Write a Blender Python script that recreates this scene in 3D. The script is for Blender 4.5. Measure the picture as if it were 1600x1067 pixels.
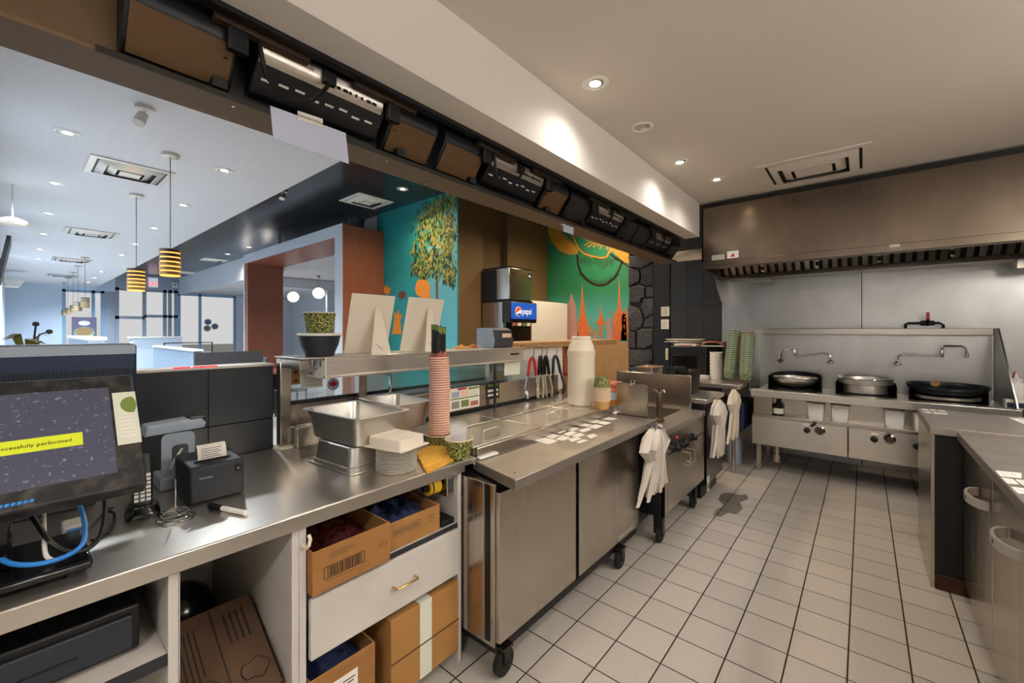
import bpy, bmesh, math, random
from mathutils import Vector, Matrix
random.seed(7)
for o in list(bpy.data.objects): bpy.data.objects.remove(o, do_unlink=True)
scene = bpy.context.scene
COL = scene.collection
# ------------------------------------------------------------------ camera
F, YAW, HORIZON, CAMH = 655.0, math.radians(40.0), 517.0, 1.48
cam_data = bpy.data.cameras.new('camera')
cam_data.sensor_width = 36.0
cam_data.lens = F / 1600.0 * 36.0
cam_data.shift_y = -(533.5 - HORIZON) / 1600.0
cam_data.clip_start = 0.05
cam = bpy.data.objects.new('camera', cam_data)
cam.location = (0, 0, CAMH)
cam.rotation_euler = (math.radians(90), 0, YAW)
COL.objects.link(cam)
scene.camera = cam
# ------------------------------------------------------------------ view + sky
vs = scene.view_settings
vs.view_transform = 'Standard'; vs.look = 'None'; vs.gamma = 1.0; vs.use_curve_mapping = False
vs.exposure = 0.0
world = bpy.data.worlds.new('sky'); scene.world = world
world.use_nodes = True
bgn = world.node_tree.nodes['Background']
bgn.inputs[0].default_value = (0.64, 0.64, 0.645, 1); bgn.inputs[1].default_value = 1.0
# light strengths (lamps are made with their fixtures further down)
KITCHEN_W, DINING_W, DARK_W, FILL_BATTEN = 34.0, 205.0, 145.0, 88.0
# ------------------------------------------------------------------ pixel -> place
def ray(u, v):
    a = (u - 800) / F; b = (HORIZON - v) / F
    return Vector((-math.sin(YAW) + a * math.cos(YAW), math.cos(YAW) + a * math.sin(YAW), b))
CAM = Vector((0, 0, CAMH))
def PZ(u, v, z): d = ray(u, v); return CAM + d * ((z - CAMH) / d.z)
def PX(u, v, x): d = ray(u, v); return CAM + d * (x / d.x)
def PY(u, v, y): d = ray(u, v); return CAM + d * (y / d.y)
# ------------------------------------------------------------------ mesh kit
MW = {}
class MB:
    def __init__(s, M=None):
        s.v = []; s.f = []; s.mi = []; s.M = M or Matrix(); s.cur = 0
    def m(s, i): s.cur = i; return s
    def add(s, vs_, fs):
        o = len(s.v); s.v += [s.M @ Vector(p) for p in vs_]
        s.f += [tuple(i + o for i in f) for f in fs]; s.mi += [s.cur] * len(fs); return s
    def box(s, x0, x1, y0, y1, z0, z1):
        return s.add([(x0,y0,z0),(x1,y0,z0),(x1,y1,z0),(x0,y1,z0),(x0,y0,z1),(x1,y0,z1),(x1,y1,z1),(x0,y1,z1)],
                     [(0,3,2,1),(4,5,6,7),(0,1,5,4),(1,2,6,5),(2,3,7,6),(3,0,4,7)])
    def bx(s, c, d):
        return s.box(c[0]-d[0]/2, c[0]+d[0]/2, c[1]-d[1]/2, c[1]+d[1]/2, c[2]-d[2]/2, c[2]+d[2]/2)
    def rings(s, rs, cap0=True, cap1=True, closed=False):
        n = len(rs[0]); vs_ = [p for r in rs for p in r]; fs = []
        k = len(rs)
        for i in range(k if closed else k - 1):
            a = i * n; b = ((i + 1) % k) * n
            for j in range(n):
                j2 = (j + 1) % n
                fs.append((a + j, a + j2, b + j2, b + j))
        if not closed:
            if cap0: fs.append(tuple(reversed(range(n))))
            if cap1: fs.append(tuple(range((k - 1) * n, k * n)))
        return s.add(vs_, fs)
    def lathe(s, prof, c=(0,0,0), n=24, cap0=True, cap1=True, axis='z'):
        rs = []
        for r, h in prof:
            ring = []
            for i in range(n):
                t = 2 * math.pi * i / n; x, y = max(r, 1e-5) * math.cos(t), max(r, 1e-5) * math.sin(t)
                if axis == 'z': p = (c[0] + x, c[1] + y, c[2] + h)
                elif axis == 'x': p = (c[0] + h, c[1] + x, c[2] + y)
                else: p = (c[0] + y, c[1] + h, c[2] + x)
                ring.append(p)
            rs.append(ring)
        return s.rings(rs, cap0, cap1)
    def cyl(s, p0, p1, r0, r1=None, n=12, cap=True):
        p0 = Vector(p0); p1 = Vector(p1); r1 = r0 if r1 is None else r1
        d = (p1 - p0).normalized(); a = d.orthogonal().normalized(); b = d.cross(a)
        R = [[p + (a * math.cos(2*math.pi*i/n) + b * math.sin(2*math.pi*i/n)) * r for i in range(n)] for p, r in ((p0, r0), (p1, r1))]
        return s.rings(R, cap, cap)
    def tube(s, path, r, n=8, closed=False):
        P = [Vector(p) for p in path]; k = len(P); rs = []; a = None
        for i in range(k):
            if closed: d = P[(i + 1) % k] - P[i - 1]
            else: d = P[min(i + 1, k - 1)] - P[max(i - 1, 0)]
            d.normalize()
            if a is None: a = d.orthogonal().normalized()
            else:
                a = a - d * a.dot(d)
                a = a.normalized() if a.length > 1e-6 else d.orthogonal().normalized()
            b = d.cross(a)
            rs.append([P[i] + (a * math.cos(2*math.pi*j/n) + b * math.sin(2*math.pi*j/n)) * r for j in range(n)])
        return s.rings(rs, True, True, closed)
    def prism(s, poly, h0, h1, axis='z'):
        def m3(p, h):
            if axis == 'z': return (p[0], p[1], h)
            if axis == 'x': return (h, p[0], p[1])
            return (p[0], h, p[1])
        return s.rings([[m3(p, h0) for p in poly], [m3(p, h1) for p in poly]])
    def quad(s, a, b, c, d): return s.add([a, b, c, d], [(0, 1, 2, 3)])
    def build(s, name, mat, parent=None, bev=0.0, local=False, kind=None, ang=38, seg=2):
        me = bpy.data.meshes.new(name)
        vs_ = s.v
        if parent is not None and not local:
            inv = MW[parent].inverted(); vs_ = [inv @ p for p in s.v]
        me.from_pydata([tuple(p) for p in vs_], [], s.f)
        names = mat if isinstance(mat, (list, tuple)) else [mat]
        for nm in names: me.materials.append(MAT[nm])
        if len(names) > 1: me.polygons.foreach_set('material_index', s.mi)
        me.validate()
        bmm = bmesh.new(); bmm.from_mesh(me); bmesh.ops.recalc_face_normals(bmm, faces=bmm.faces); bmm.to_mesh(me); bmm.free()
        me.polygons.foreach_set('use_smooth', [True] * len(me.polygons))
        me.set_sharp_from_angle(angle=math.radians(ang))
        me.update()
        o = bpy.data.objects.new(name, me); COL.objects.link(o)
        if parent is not None:
            o.parent = parent; MW[o] = MW[parent]
        else: MW[o] = Matrix()
        if bev > 0:
            bm_ = o.modifiers.new('bevel', 'BEVEL'); bm_.width = bev; bm_.segments = seg
            bm_.limit_method = 'ANGLE'; bm_.angle_limit = math.radians(40); bm_.harden_normals = False
        if kind: o['kind'] = kind
        return o
def tag(o, label=None, cat=None, group=None, kind=None):
    if label: o['label'] = label
    if cat: o['category'] = cat
    if group: o['group'] = group
    if kind: o['kind'] = kind
    return o
def thing(name, label, cat, loc=(0,0,0), rotz=0.0, group=None, rot=None):
    o = bpy.data.objects.new(name, None); COL.objects.link(o); o.empty_display_size = 0.05
    o.location = loc; o.rotation_euler = rot if rot else (0, 0, rotz)
    MW[o] = Matrix.Translation(loc) @ o.rotation_euler.to_matrix().to_4x4()
    return tag(o, label, cat, group)
def copy_tree(o, parent=None):
    c = o.copy(); COL.objects.link(c); c.parent = parent
    for ch in list(o.children): copy_tree(ch, c)
    return c
def place(o, loc, rot=None):
    o.location = loc
    if rot is not None: o.rotation_euler = rot
    MW[o] = Matrix.Translation(loc) @ o.rotation_euler.to_matrix().to_4x4()
    return o
def struct(o): o['kind'] = 'structure'; return o
def rrect(sx, sy, r, n=4, cx=0.0, cy=0.0):
    pts = []
    for qx, qy, a0 in ((1,1,0),(-1,1,90),(-1,-1,180),(1,-1,270)):
        for i in range(n + 1):
            t = math.radians(a0 + 90.0 * i / n)
            pts.append((cx + qx * (sx/2 - r) + r * math.cos(t), cy + qy * (sy/2 - r) + r * math.sin(t)))
    return pts
def loft(mb, secs, n=4, cap0=True, cap1=True):
    # secs: (sx, sy, radius, z[, cx, cy])
    rs = []
    for q in secs:
        cx = q[4] if len(q) > 4 else 0; cy = q[5] if len(q) > 5 else 0
        rs.append([(x, y, q[3]) for x, y in rrect(q[0], q[1], q[2], n, cx, cy)])
    return mb.rings(rs, cap0, cap1)
def frame(n, up=(0,0,1)):
    n = Vector(n).normalized(); up = Vector(up); r = up.cross(n).normalized(); u = n.cross(r)
    return Matrix(((r.x,u.x,n.x,0),(r.y,u.y,n.y,0),(r.z,u.z,n.z,0),(0,0,0,1)))
def text(name, s, size, pos, normal, mat, parent, up=(0,0,1), align='CENTER', ex=0.0004, sx=1.0, shear=0.0):
    cu = bpy.data.curves.new(name, 'FONT'); cu.body = s; cu.size = size; cu.align_x = align; cu.align_y = 'CENTER'; cu.extrude = ex; cu.shear = shear
    cu.resolution_u = 2
    to = bpy.data.objects.new(name + '_c', cu); COL.objects.link(to)
    dg = bpy.context.evaluated_depsgraph_get()
    me = bpy.data.meshes.new_from_object(to.evaluated_get(dg))
    bpy.data.objects.remove(to, do_unlink=True)
    T = Matrix.Translation(pos) @ frame(normal, up) @ Matrix.Diagonal((sx, 1, 1, 1))
    if parent is not None: T = MW[parent].inverted() @ T
    me.transform(T); me.materials.clear(); me.materials.append(MAT[mat]); me.name = name
    o = bpy.data.objects.new(name, me); COL.objects.link(o)
    if parent is not None: o.parent = parent; MW[o] = MW[parent]
    return o
# ------------------------------------------------------------------ materials
MAT = {}
def lin(h):
    h = h.lstrip('#'); c = [int(h[i:i+2], 16) / 255 for i in (0, 2, 4)]
    return tuple((x / 12.92 if x <= 0.04045 else ((x + 0.055) / 1.055) ** 2.4) for x in c) + (1.0,)
def mat(name, col, rough=0.5, metal=0.0, var=None, scale=8.0, stretch=(1,1,1), amt=0.5, bump=0.0, bscale=None,
        trans=0.0, ior=1.45, alpha=1.0, emit=None, estr=0.0, coat=0.0, rvar=0.0, spec=0.5, detail=4.0, objrand=0.0, sss=0.0, mid=0.5):
    m = bpy.data.materials.new(name); m.use_nodes = True; MAT[name] = m
    nt = m.node_tree; b = nt.nodes['Principled BSDF']; N = nt.nodes.new; L = nt.links.new
    b.inputs['Base Color'].default_value = lin(col); b.inputs['Roughness'].default_value = rough
    b.inputs['Metallic'].default_value = metal; b.inputs['IOR'].default_value = ior
    b.inputs['Transmission Weight'].default_value = trans; b.inputs['Alpha'].default_value = alpha
    b.inputs['Coat Weight'].default_value = coat; b.inputs['Specular IOR Level'].default_value = spec
    if emit: b.inputs['Emission Color'].default_value = lin(emit); b.inputs['Emission Strength'].default_value = estr
    noise = None
    if var or bump or rvar:
        tc = N('ShaderNodeTexCoord'); mp = N('ShaderNodeMapping'); mp.inputs['Scale'].default_value = stretch
        L(tc.outputs['Object'], mp.inputs['Vector'])
        noise = N('ShaderNodeTexNoise'); noise.inputs['Scale'].default_value = scale; noise.inputs['Detail'].default_value = detail
        L(mp.outputs[0], noise.inputs['Vector'])
    colout = None
    if var:
        rp = N('ShaderNodeValToRGB'); rp.color_ramp.elements[0].position = mid - amt / 2; rp.color_ramp.elements[1].position = mid + amt / 2
        rp.color_ramp.elements[0].color = lin(col); rp.color_ramp.elements[1].color = lin(var)
        L(noise.outputs['Fac'], rp.inputs[0]); colout = rp.outputs[0]
        L(colout, b.inputs['Base Color'])
    if objrand:
        oi = N('ShaderNodeObjectInfo'); hs = N('ShaderNodeHueSaturation'); mr = N('ShaderNodeMapRange')
        mr.inputs[3].default_value = 1 - objrand; mr.inputs[4].default_value = 1 + objrand
        L(oi.outputs['Random'], mr.inputs[0]); L(mr.outputs[0], hs.inputs['Value'])
        if colout: L(colout, hs.inputs['Color'])
        else: hs.inputs['Color'].default_value = lin(col)
        L(hs.outputs[0], b.inputs['Base Color'])
    if rvar:
        mr = N('ShaderNodeMapRange'); mr.inputs[3].default_value = max(0.02, rough - rvar); mr.inputs[4].default_value = rough + rvar
        L(noise.outputs['Fac'], mr.inputs[0]); L(mr.outputs[0], b.inputs['Roughness'])
    if bump:
        bp = N('ShaderNodeBump'); bp.inputs['Strength'].default_value = bump; bp.inputs['Distance'].default_value = 0.01
        src = noise
        if bscale:
            src = N('ShaderNodeTexNoise'); src.inputs['Scale'].default_value = bscale; src.inputs['Detail'].default_value = 5
            L(mp.outputs[0], src.inputs['Vector'])
        L(src.outputs['Fac'], bp.inputs['Height']); L(bp.outputs[0], b.inputs['Normal'])
    return m
# metals
mat('steel', '#c6beb4', 0.25, 1.0, var='#b6ada2', scale=30, stretch=(1,1,.06), amt=0.8, rvar=0.07)
mat('steel_h', '#c4bcb2', 0.26, 1.0, var='#bab2a7', scale=4, amt=0.9, rvar=0.03, detail=2)
mat('steel_top', '#d8d2c9', 0.29, 0.92, var='#cfc9c0', scale=3, stretch=(1,.3,1), amt=0.9, rvar=0.03, detail=2)
mat('steel_board', '#a39b92', 0.42, 0.75, var='#948c83', scale=10, amt=0.8, rvar=0.06)
mat('steel_wall', '#c6c5c3', 0.33, 1.0, var='#b2b1ae', scale=7, stretch=(1,1,.5), amt=0.8, rvar=0.08)
mat('steel_hood', '#978a7d', 0.22, 1.0, var='#6f655b', scale=2.6, stretch=(1,1,.6), amt=0.6, rvar=0.13, detail=9)
mat('steel_pan', '#d2cec8', 0.36, 0.95, var='#c3bfb8', scale=5, amt=0.8, detail=2)
mat('steel_dark', '#5c5650', 0.40, 1.0, var='#3f3a36', scale=6, amt=0.7)
mat('chrome', '#d6d6d6', 0.10, 1.0)
mat('aluminium', '#cfc8be', 0.34, 0.9)
mat('brass', '#c8a463', 0.3, 1.0)
mat('wok_iron', '#3a4145', 0.30, 0.75, var='#23272a', scale=7, amt=0.7)
mat('black_iron', '#101011', 0.55, 0.3)
# plastics / paints
mat('black', '#0d0d0f', 0.45)
mat('black_gloss', '#0b0c0f', 0.18, coat=0.3)
mat('black_dusty', '#15161a', 0.5, var='#4b443d', scale=34, amt=0.3, detail=8, mid=0.6)
mat('charcoal', '#25282d', 0.5)
mat('grey_plastic', '#9aa6b4', 0.5)
mat('dark_grey', '#3b3c40', 0.5)
mat('navy', '#1c2b45', 0.4)
mat('white', '#e4e0d8', 0.5)
mat('white_gloss', '#e9e6df', 0.25)
mat('cream', '#e6d7bf', 0.4)
mat('white_lam', '#cfc9c2', 0.4, var='#bdb6ae', scale=6, amt=0.7)
mat('paper', '#e8e2d8', 0.8)
mat('paper_box', '#eae0ce', 0.8)
mat('paper_blue', '#c9cfe6', 0.7)
mat('ink', '#1d1712', 0.7)
mat('ink_soft', '#6b5138', 0.8)
mat('grey_ink', '#8a857e', 0.8)
mat('red', '#b3201f', 0.35)
mat('red_lid', '#b55a4a', 0.4)
mat('blue_plug', '#2f7fd0', 0.35)
mat('green_ink', '#6f8f3a', 0.6)
mat('orange_cloth', '#d99a2e', 0.85, var='#ecbd55', scale=40, amt=0.5, bump=0.15)
mat('plastic_clear', '#ffffff', 0.15, alpha=0.2)
mat('bag', '#e2d5c1', 0.45, var='#cdbfa9', scale=10, amt=0.6, sss=0.0)
mat('bag_grey', '#cfc6bb', 0.45, var='#b3a99d', scale=10, amt=0.6)
mat('jug', '#e9dcc6', 0.35)
mat('cardboard', '#9b6d3a', 0.85, var='#8c6032', scale=12, stretch=(1,1,3), amt=0.7)
mat('cardboard_b', '#553d2b', 0.85, var='#4a3525', scale=10, amt=0.7)
mat('cardboard_l', '#a97a42', 0.8, var='#986c39', scale=9, amt=0.7)
mat('kraft', '#c79b63', 0.7)
mat('cup_pink', '#a8604f', 0.6)
mat('cup_rim', '#e6c0aa', 0.6)
mat('leaf_print', '#1d2412', 0.55, var='#b9bd62', scale=170, amt=0.12, detail=2, mid=0.54)
mat('food', '#7a3413', 0.4, var='#c8761f', scale=40, amt=0.4)
mat('dark_meat', '#2a1012', 0.25, var='#532020', scale=14, amt=0.5, coat=0.4)
mat('bag_blue', '#141a2a', 0.2, var='#39456b', scale=12, amt=0.4, coat=0.5)
mat('rubber', '#0e0e0e', 0.6)
mat('yellow', '#e2b321', 0.4)
mat('wood_bar', '#b98f5d', 0.45, var='#a57c4c', scale=5, stretch=(6,1,6), amt=0.7)
mat('plywood', '#b38f66', 0.6, var='#a07c54', scale=4, stretch=(8,8,1), amt=0.7)
mat('wood_red', '#a0624a', 0.35, var='#87503c', scale=5, stretch=(7,7,0.7), amt=0.8)
mat('wood_grey', '#9db0c4', 0.5, var='#8b9fb5', scale=6, stretch=(8,8,1), amt=0.7)
# building surfaces
mat('ceiling_paint', '#ddd5cb', 0.8, var='#d6cdc2', scale=1.2, amt=0.8)
mat('soffit_paint', '#dcd6ce', 0.75)
mat('dining_ceiling', '#dcdbdd', 0.55, var='#d5d4d7', scale=2, stretch=(1,10,1), amt=0.7)
mat('dark_ceiling', '#262b31', 0.2, var='#2b3238', scale=1.5, amt=0.7, bump=0.04, bscale=1.6)
mat('beam_brown', '#6a543a', 0.6)
mat('brown_wall', '#6b5638', 0.55)
mat('brown_dark', '#241f18', 0.6)
mat('grout', '#2a1d15', 0.9)
mat('floor_tile', '#b5aea5', 0.42, var='#aaa39a', scale=60, amt=0.6, objrand=0.05, bump=0.04)
mat('tile_dark', '#2e2d2b', 0.38, var='#252422', scale=6, stretch=(1,1,5), amt=0.7, objrand=0.08)
mat('tile_half', '#2c3035', 0.32, var='#24272b', scale=6, amt=0.7, objrand=0.05)
mat('stone', '#2b2a2c', 0.8, var='#4a484a', scale=30, amt=0.5, bump=0.6, bscale=35, objrand=0.2)
mat('near_black', '#0c0b0b', 0.5)
mat('dining_floor', '#a9a6a2', 0.4, var='#9c9995', scale=3, amt=0.7)
mat('wall_blue', '#c4d2e2', 0.6)
mat('wall_white', '#c8ccd2', 0.6)
mat('frame_blue', '#86a6c2', 0.4)
mat('frame_grey', '#9aa3b2', 0.45)
mat('glass', '#ffffff', 0.02, trans=1.0, ior=1.02, alpha=0.12, spec=0.3)
mat('glass_guard', '#cfe3e0', 0.03, trans=0.9, ior=1.1, alpha=0.25)
mat('ground', '#8a8882', 0.9)
mat('mural_teal', '#0e6e68', 0.55, var='#2f9fa5', scale=0.9, amt=0.7)
mat('mural_sky', '#58a7b4', 0.55)
mat('mural_orange', '#d98a2a', 0.6)
mat('mural_coral', '#cf6a3e', 0.6)
mat('mural_pink', '#b58a86', 0.6)
mat('mural_line', '#2a1c10', 0.6)
mat('mural_gold', '#b98d2e', 0.6)
mat('mural_trunk', '#6b4a44', 0.6)
mat('leaf_a', '#1d3a20', 0.6); mat('leaf_b', '#6c8038', 0.6); mat('leaf_c', '#9c8f4c', 0.6)
mat('plant_leaf', '#7a7434', 0.6)
mat('plant_dark', '#1d2733', 0.6)
mat('screen_blue', '#3c3d4a', 0.35, var='#8d8a8e', scale=110, amt=0.12, mid=0.67, detail=3, emit='#6a6c86', estr=0.16)
mat('screen_lime', '#c4cf2a', 0.4, emit='#d6e02c', estr=0.2)
mat('pepsi_blue', '#1f4fae', 0.3, emit='#2a66d8', estr=0.35)
mat('pepsi_white', '#ffffff', 0.4, emit='#ffffff', estr=0.5)
mat('pepsi_red', '#e2542a', 0.4, emit='#e2542a', estr=0.4)
mat('exit_red', '#ff3048', 0.4, emit='#ff3a50', estr=2.0)
mat('exit_face', '#d8dfe4', 0.5, emit='#dfe6ea', estr=0.4)
mat('bulb_warm', '#fff0d0', 0.4, emit='#ffe9c4', estr=14.0)
mat('bulb_cool', '#ffffff', 0.4, emit='#fff4e6', estr=8.0)
mat('amber', '#e8a04a', 0.5, emit='#ffb45c', estr=1.6)
mat('bronze_dark', '#4a3a28', 0.4, 0.4)
mat('bronze_mid', '#8a6a3c', 0.4, 0.4)
mat('globe', '#f1eee8', 0.5, emit='#fff6ea', estr=0.8)
mat('led_red', '#ff2030', 0.4, emit='#ff2038', estr=1.5)
mat('sticker_cream', '#d6d7c6', 0.6)
mat('leaf_red', '#b0243a', 0.6)
# second mural's green ground, window daylight painted in as turquoise towards the bottom
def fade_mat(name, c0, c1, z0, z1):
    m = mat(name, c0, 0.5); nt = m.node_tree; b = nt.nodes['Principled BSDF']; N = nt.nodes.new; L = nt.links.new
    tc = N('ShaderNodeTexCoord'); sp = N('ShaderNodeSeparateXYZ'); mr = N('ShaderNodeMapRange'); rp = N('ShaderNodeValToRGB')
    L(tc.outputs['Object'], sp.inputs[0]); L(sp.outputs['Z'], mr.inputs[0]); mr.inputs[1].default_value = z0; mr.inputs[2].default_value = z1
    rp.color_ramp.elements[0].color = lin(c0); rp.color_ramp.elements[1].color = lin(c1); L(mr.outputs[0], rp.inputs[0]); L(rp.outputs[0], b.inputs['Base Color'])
fade_mat('mural_green_daylit', '#4fa6a0', '#2d7d56', 1.7, 2.2)
mat('rust', '#4a2c19', 0.9, var='#1c120c', scale=18, amt=0.5)
# ------------------------------------------------------------------ the setting
CEIL, DCEIL, RCEIL = 2.86, 3.05, 3.6          # kitchen ceiling, dining ceiling, dark raised ceiling
WY = 6.0                                       # kitchen back wall
def slab(name, mat_, x0, x1, y0, y1, z0, z1, parent=None, bev=0):
    o = MB().box(x0, x1, y0, y1, z0, z1).build(name, mat_, parent, bev)
    return struct(o) if parent is None else o
# kitchen floor with real tiles
T = 1.48 / 6.94; TX, TY = -0.0543, 2.4946
kfloor = slab('floor', 'grout', -2.3, 2.4, -2.0, 6.6, -0.06, -0.0016)
tile0 = None
def tile_mesh():
    g = 0.0032; h = T - 2 * g
    mb = MB(); b = 0.0008
    mb.rings([[(g, g, -0.006), (g + h, g, -0.006), (g + h, g + h, -0.006), (g, g + h, -0.006)],
              [(g, g, -b), (g + h, g, -b), (g + h, g + h, -b), (g, g + h, -b)],
              [(g + b, g + b, 0), (g + h - b, g + b, 0), (g + h - b, g + h - b, 0), (g + b, g + h - b, 0)]], cap0=False)
    return mb
first = tile_mesh().build('tile', 'floor_tile', kfloor)
k = 0
for i in range(-6, 3):
    for j in range(-7, 16):
        o = first if k == 0 else first.copy()
        if k: COL.objects.link(o)
        o.parent = kfloor; o.location = (TX + i * T, TY + j * T, 0); k += 1
rest = MB(); g = 0.0032
for i in range(-10, 12):
    for j in range(-21, 19):
        if -6 <= i <= 2 and -7 <= j <= 15: continue
        x, y = TX + i * T, TY + j * T
        if y + T > 6.58: continue
        rest.quad((x + g, y + g, 0), (x + T - g, y + g, 0), (x + T - g, y + T - g, 0), (x + g, y + T - g, 0))
rest.build('tile_field', 'floor_tile', kfloor, kind='stuff')
dfloor = slab('floor', 'dining_floor', -21.2, -2.3, -0.3, 9.0, -0.06, 0.0)
# ceilings
kceil = slab('ceiling', 'ceiling_paint', -1.365, 2.4, -2.0, 6.6, CEIL, CEIL + 0.05)
dceil = slab('ceiling', 'dining_ceiling', -21.2, -1.5, -2.0, 1.95, DCEIL, DCEIL + 0.6)
rceil = slab('ceiling', 'dark_ceiling', -21.2, -1.3, 1.95, 7.2, RCEIL, RCEIL + 0.05)
bceil = slab('ceiling', 'dining_ceiling', -21.2, -6.8, 4.32, 9.0, DCEIL, DCEIL + 0.6)
slab('trim_2', 'beam_brown', -1.80, -1.74, -.6, .204, 2.29, 3.05)
soffit = slab('wall_header', 'soffit_paint', -1.52, -1.365, -2.0, 4.79, 2.5, 3.7)
# side walls that close the rooms
slab('wall_right', 'steel_wall', 2.4, 2.5, -2.1, 6.7, 0, 3.0)
slab('wall_front', 'wall_white', -2.4, 2.5, -2.1, -2.0, 0, 3.7)
slab('wall_side', 'wall_white', -2.4, -2.3, -2.0, -0.15, 0, 3.7)
slab('wall_left', 'wall_blue', -21.2, -2.3, -0.25, -0.15, 0, 3.7)
# back wall of the kitchen
xs0 = PY(1130, 500, WY).x; xt0 = PY(1047, 500, WY).x; xp1 = PY(1022, 500, WY).x; xp0 = PY(982, 500, WY).x
bw = slab('wall_back', 'grout', xp1, 2.4, WY + 0.012, WY + 0.1, 0, 3.6)
for a, b_ in ((xs0, -0.02), (-0.015, 1.2), (1.205, 2.4)):
    MB().box(a, b_, WY, WY + 0.012, 0.0, 2.86).build('steel_panel', 'steel_wall', bw, 0.002)
MB().box(xs0 - 0.012, xs0, WY - 0.006, WY + 0.012, 0, 2.2).build('edge_trim', 'aluminium', bw)
tw = (xs0 - 0.012 - xt0) / 3.0
for i in range(3):
    for j in range(6):
        z0 = j * 0.61 - 0.0
        MB().box(xt0 + i * tw + 0.0015, xt0 + (i + 1) * tw - 0.0015, WY, WY + 0.012, z0 + 0.0015, min(z0 + 0.6085, 3.55)).build('wall_tile', 'tile_dark', bw, 0.001)
MB().box(xp1, xt0, WY - 0.02, WY + 0.012, 0, 3.55).build('door_panel', 'near_black', bw)
# stone pillar
SPY = 6.02
sp = slab('wall_pillar', 'near_black', xp0, xp1, SPY, SPY + 0.5, 0, RCEIL)
def crop(x, y): return PY(960 + 0.15 * x, 400 + 0.15 * y, SPY)
stones = [[(150,-420),(300,-430),(290,-220),(160,-200)], [(310,-430),(415,-420),(415,-200),(300,-220)], [(155,-190),(280,-210),(330,-130),(300,-20),(155,-15)],
 [(295,-205),(415,-190),(415,-15),(310,-15),(340,-130)], [(150,0),(415,0),(410,60),(300,130),(165,115)], [(150,125),(260,140),(275,190),(265,265),(155,320)],
 [(280,140),(415,70),(415,308),(335,312),(272,288),(287,190)], [(160,330),(270,300),(325,322),(325,430),(287,438),(280,490),(160,490)],
 [(335,325),(415,318),(415,430),(335,430)], [(150,500),(268,542),(312,660),(293,738),(230,778),(150,770)],
 [(290,505),(300,445),(415,440),(415,600),(325,648),(278,535)], [(322,662),(415,612),(415,745),(302,745)], [(150,785),(230,790),(235,960),(150,960)],
 [(245,785),(300,755),(415,755),(415,920),(330,965),(245,960)], [(150,972),(395,975),(408,1060),(395,1120),(330,1150),(150,1140)], [(150,1152),(330,1162),(410,1125),(415,1330),(150,1330)],
 [(150,1345),(290,1345),(280,1600),(150,1600)], [(300,1345),(415,1345),(415,1600),(292,1600)], [(150,1615),(415,1615),(415,1900),(150,1900)]]
for q in stones:
    P = [crop(*p) for p in q]; cx = sum(p.x for p in P) / len(P); cz = sum(p.z for p in P) / len(P)
    poly0 = [(cx + (p.x - cx) * 0.97, cz + (p.z - cz) * 0.97) for p in P]; poly1 = [(cx + (p.x - cx) * 0.88, cz + (p.z - cz) * 0.88) for p in P]
    d = random.uniform(0.03, 0.055)
    MB().rings([[(a, SPY, b_) for a, b_ in poly0], [(a, SPY - d * 0.75, b_) for a, b_ in poly0], [(a, SPY - d, b_) for a, b_ in poly1]], cap0=False).build('stone', 'stone', sp)
# far dining walls: second mural wall, brown return wall with a niche, first mural wall
MY2, RX, MY1 = 6.6, -4.656, 4.28
w2 = slab('wall_mural', 'brown_wall', RX - 0.3, xp0 + 0.1, MY2 + 0.02, MY2 + 0.12, 0, RCEIL)
MB().box(RX, PY(985, 500, MY2).x, MY2, MY2 + 0.02, 1.3, RCEIL).build('painted_panel', 'mural_green_daylit', w2)
MB().box(RX, PY(985, 500, MY2).x, MY2, MY2 + 0.02, 0, 1.3).build('wood_panel', 'plywood', w2)
def lit(name, u0, u1, v0, v1, plane, at): pass
nY0, nY1 = PX(755, 500, RX).y, PX(793, 500, RX).y
wr = slab('wall_return', 'brown_wall', RX - 0.4, RX - 0.13, MY1 + 0.02, MY2 + 0.02, 0, RCEIL)
MB().box(RX - 0.13, RX, MY1 + 0.02, nY0, 0, RCEIL).build('pier', 'brown_wall', wr)
MB().box(RX - 0.13, RX, nY1, MY2, 0, RCEIL).build('pier', 'brown_wall', wr)
PXR = PY(600, 400, MY1).x
w1 = slab('wall_mural', 'brown_dark', PXR - 0.25, RX - 0.14, MY1 + 0.02, MY1 + 0.3, 0, RCEIL)
MB().box(PXR - 0.2, RX, MY1, MY1 + 0.02, 0.0, RCEIL).build('painted_panel', 'mural_teal', w1)
MB().box(PY(668, 400, MY1).x, RX - 0.004, MY1 - 0.004, MY1, 0.9, 2.85).build('painted_sky', 'mural_sky', w1)
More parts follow.
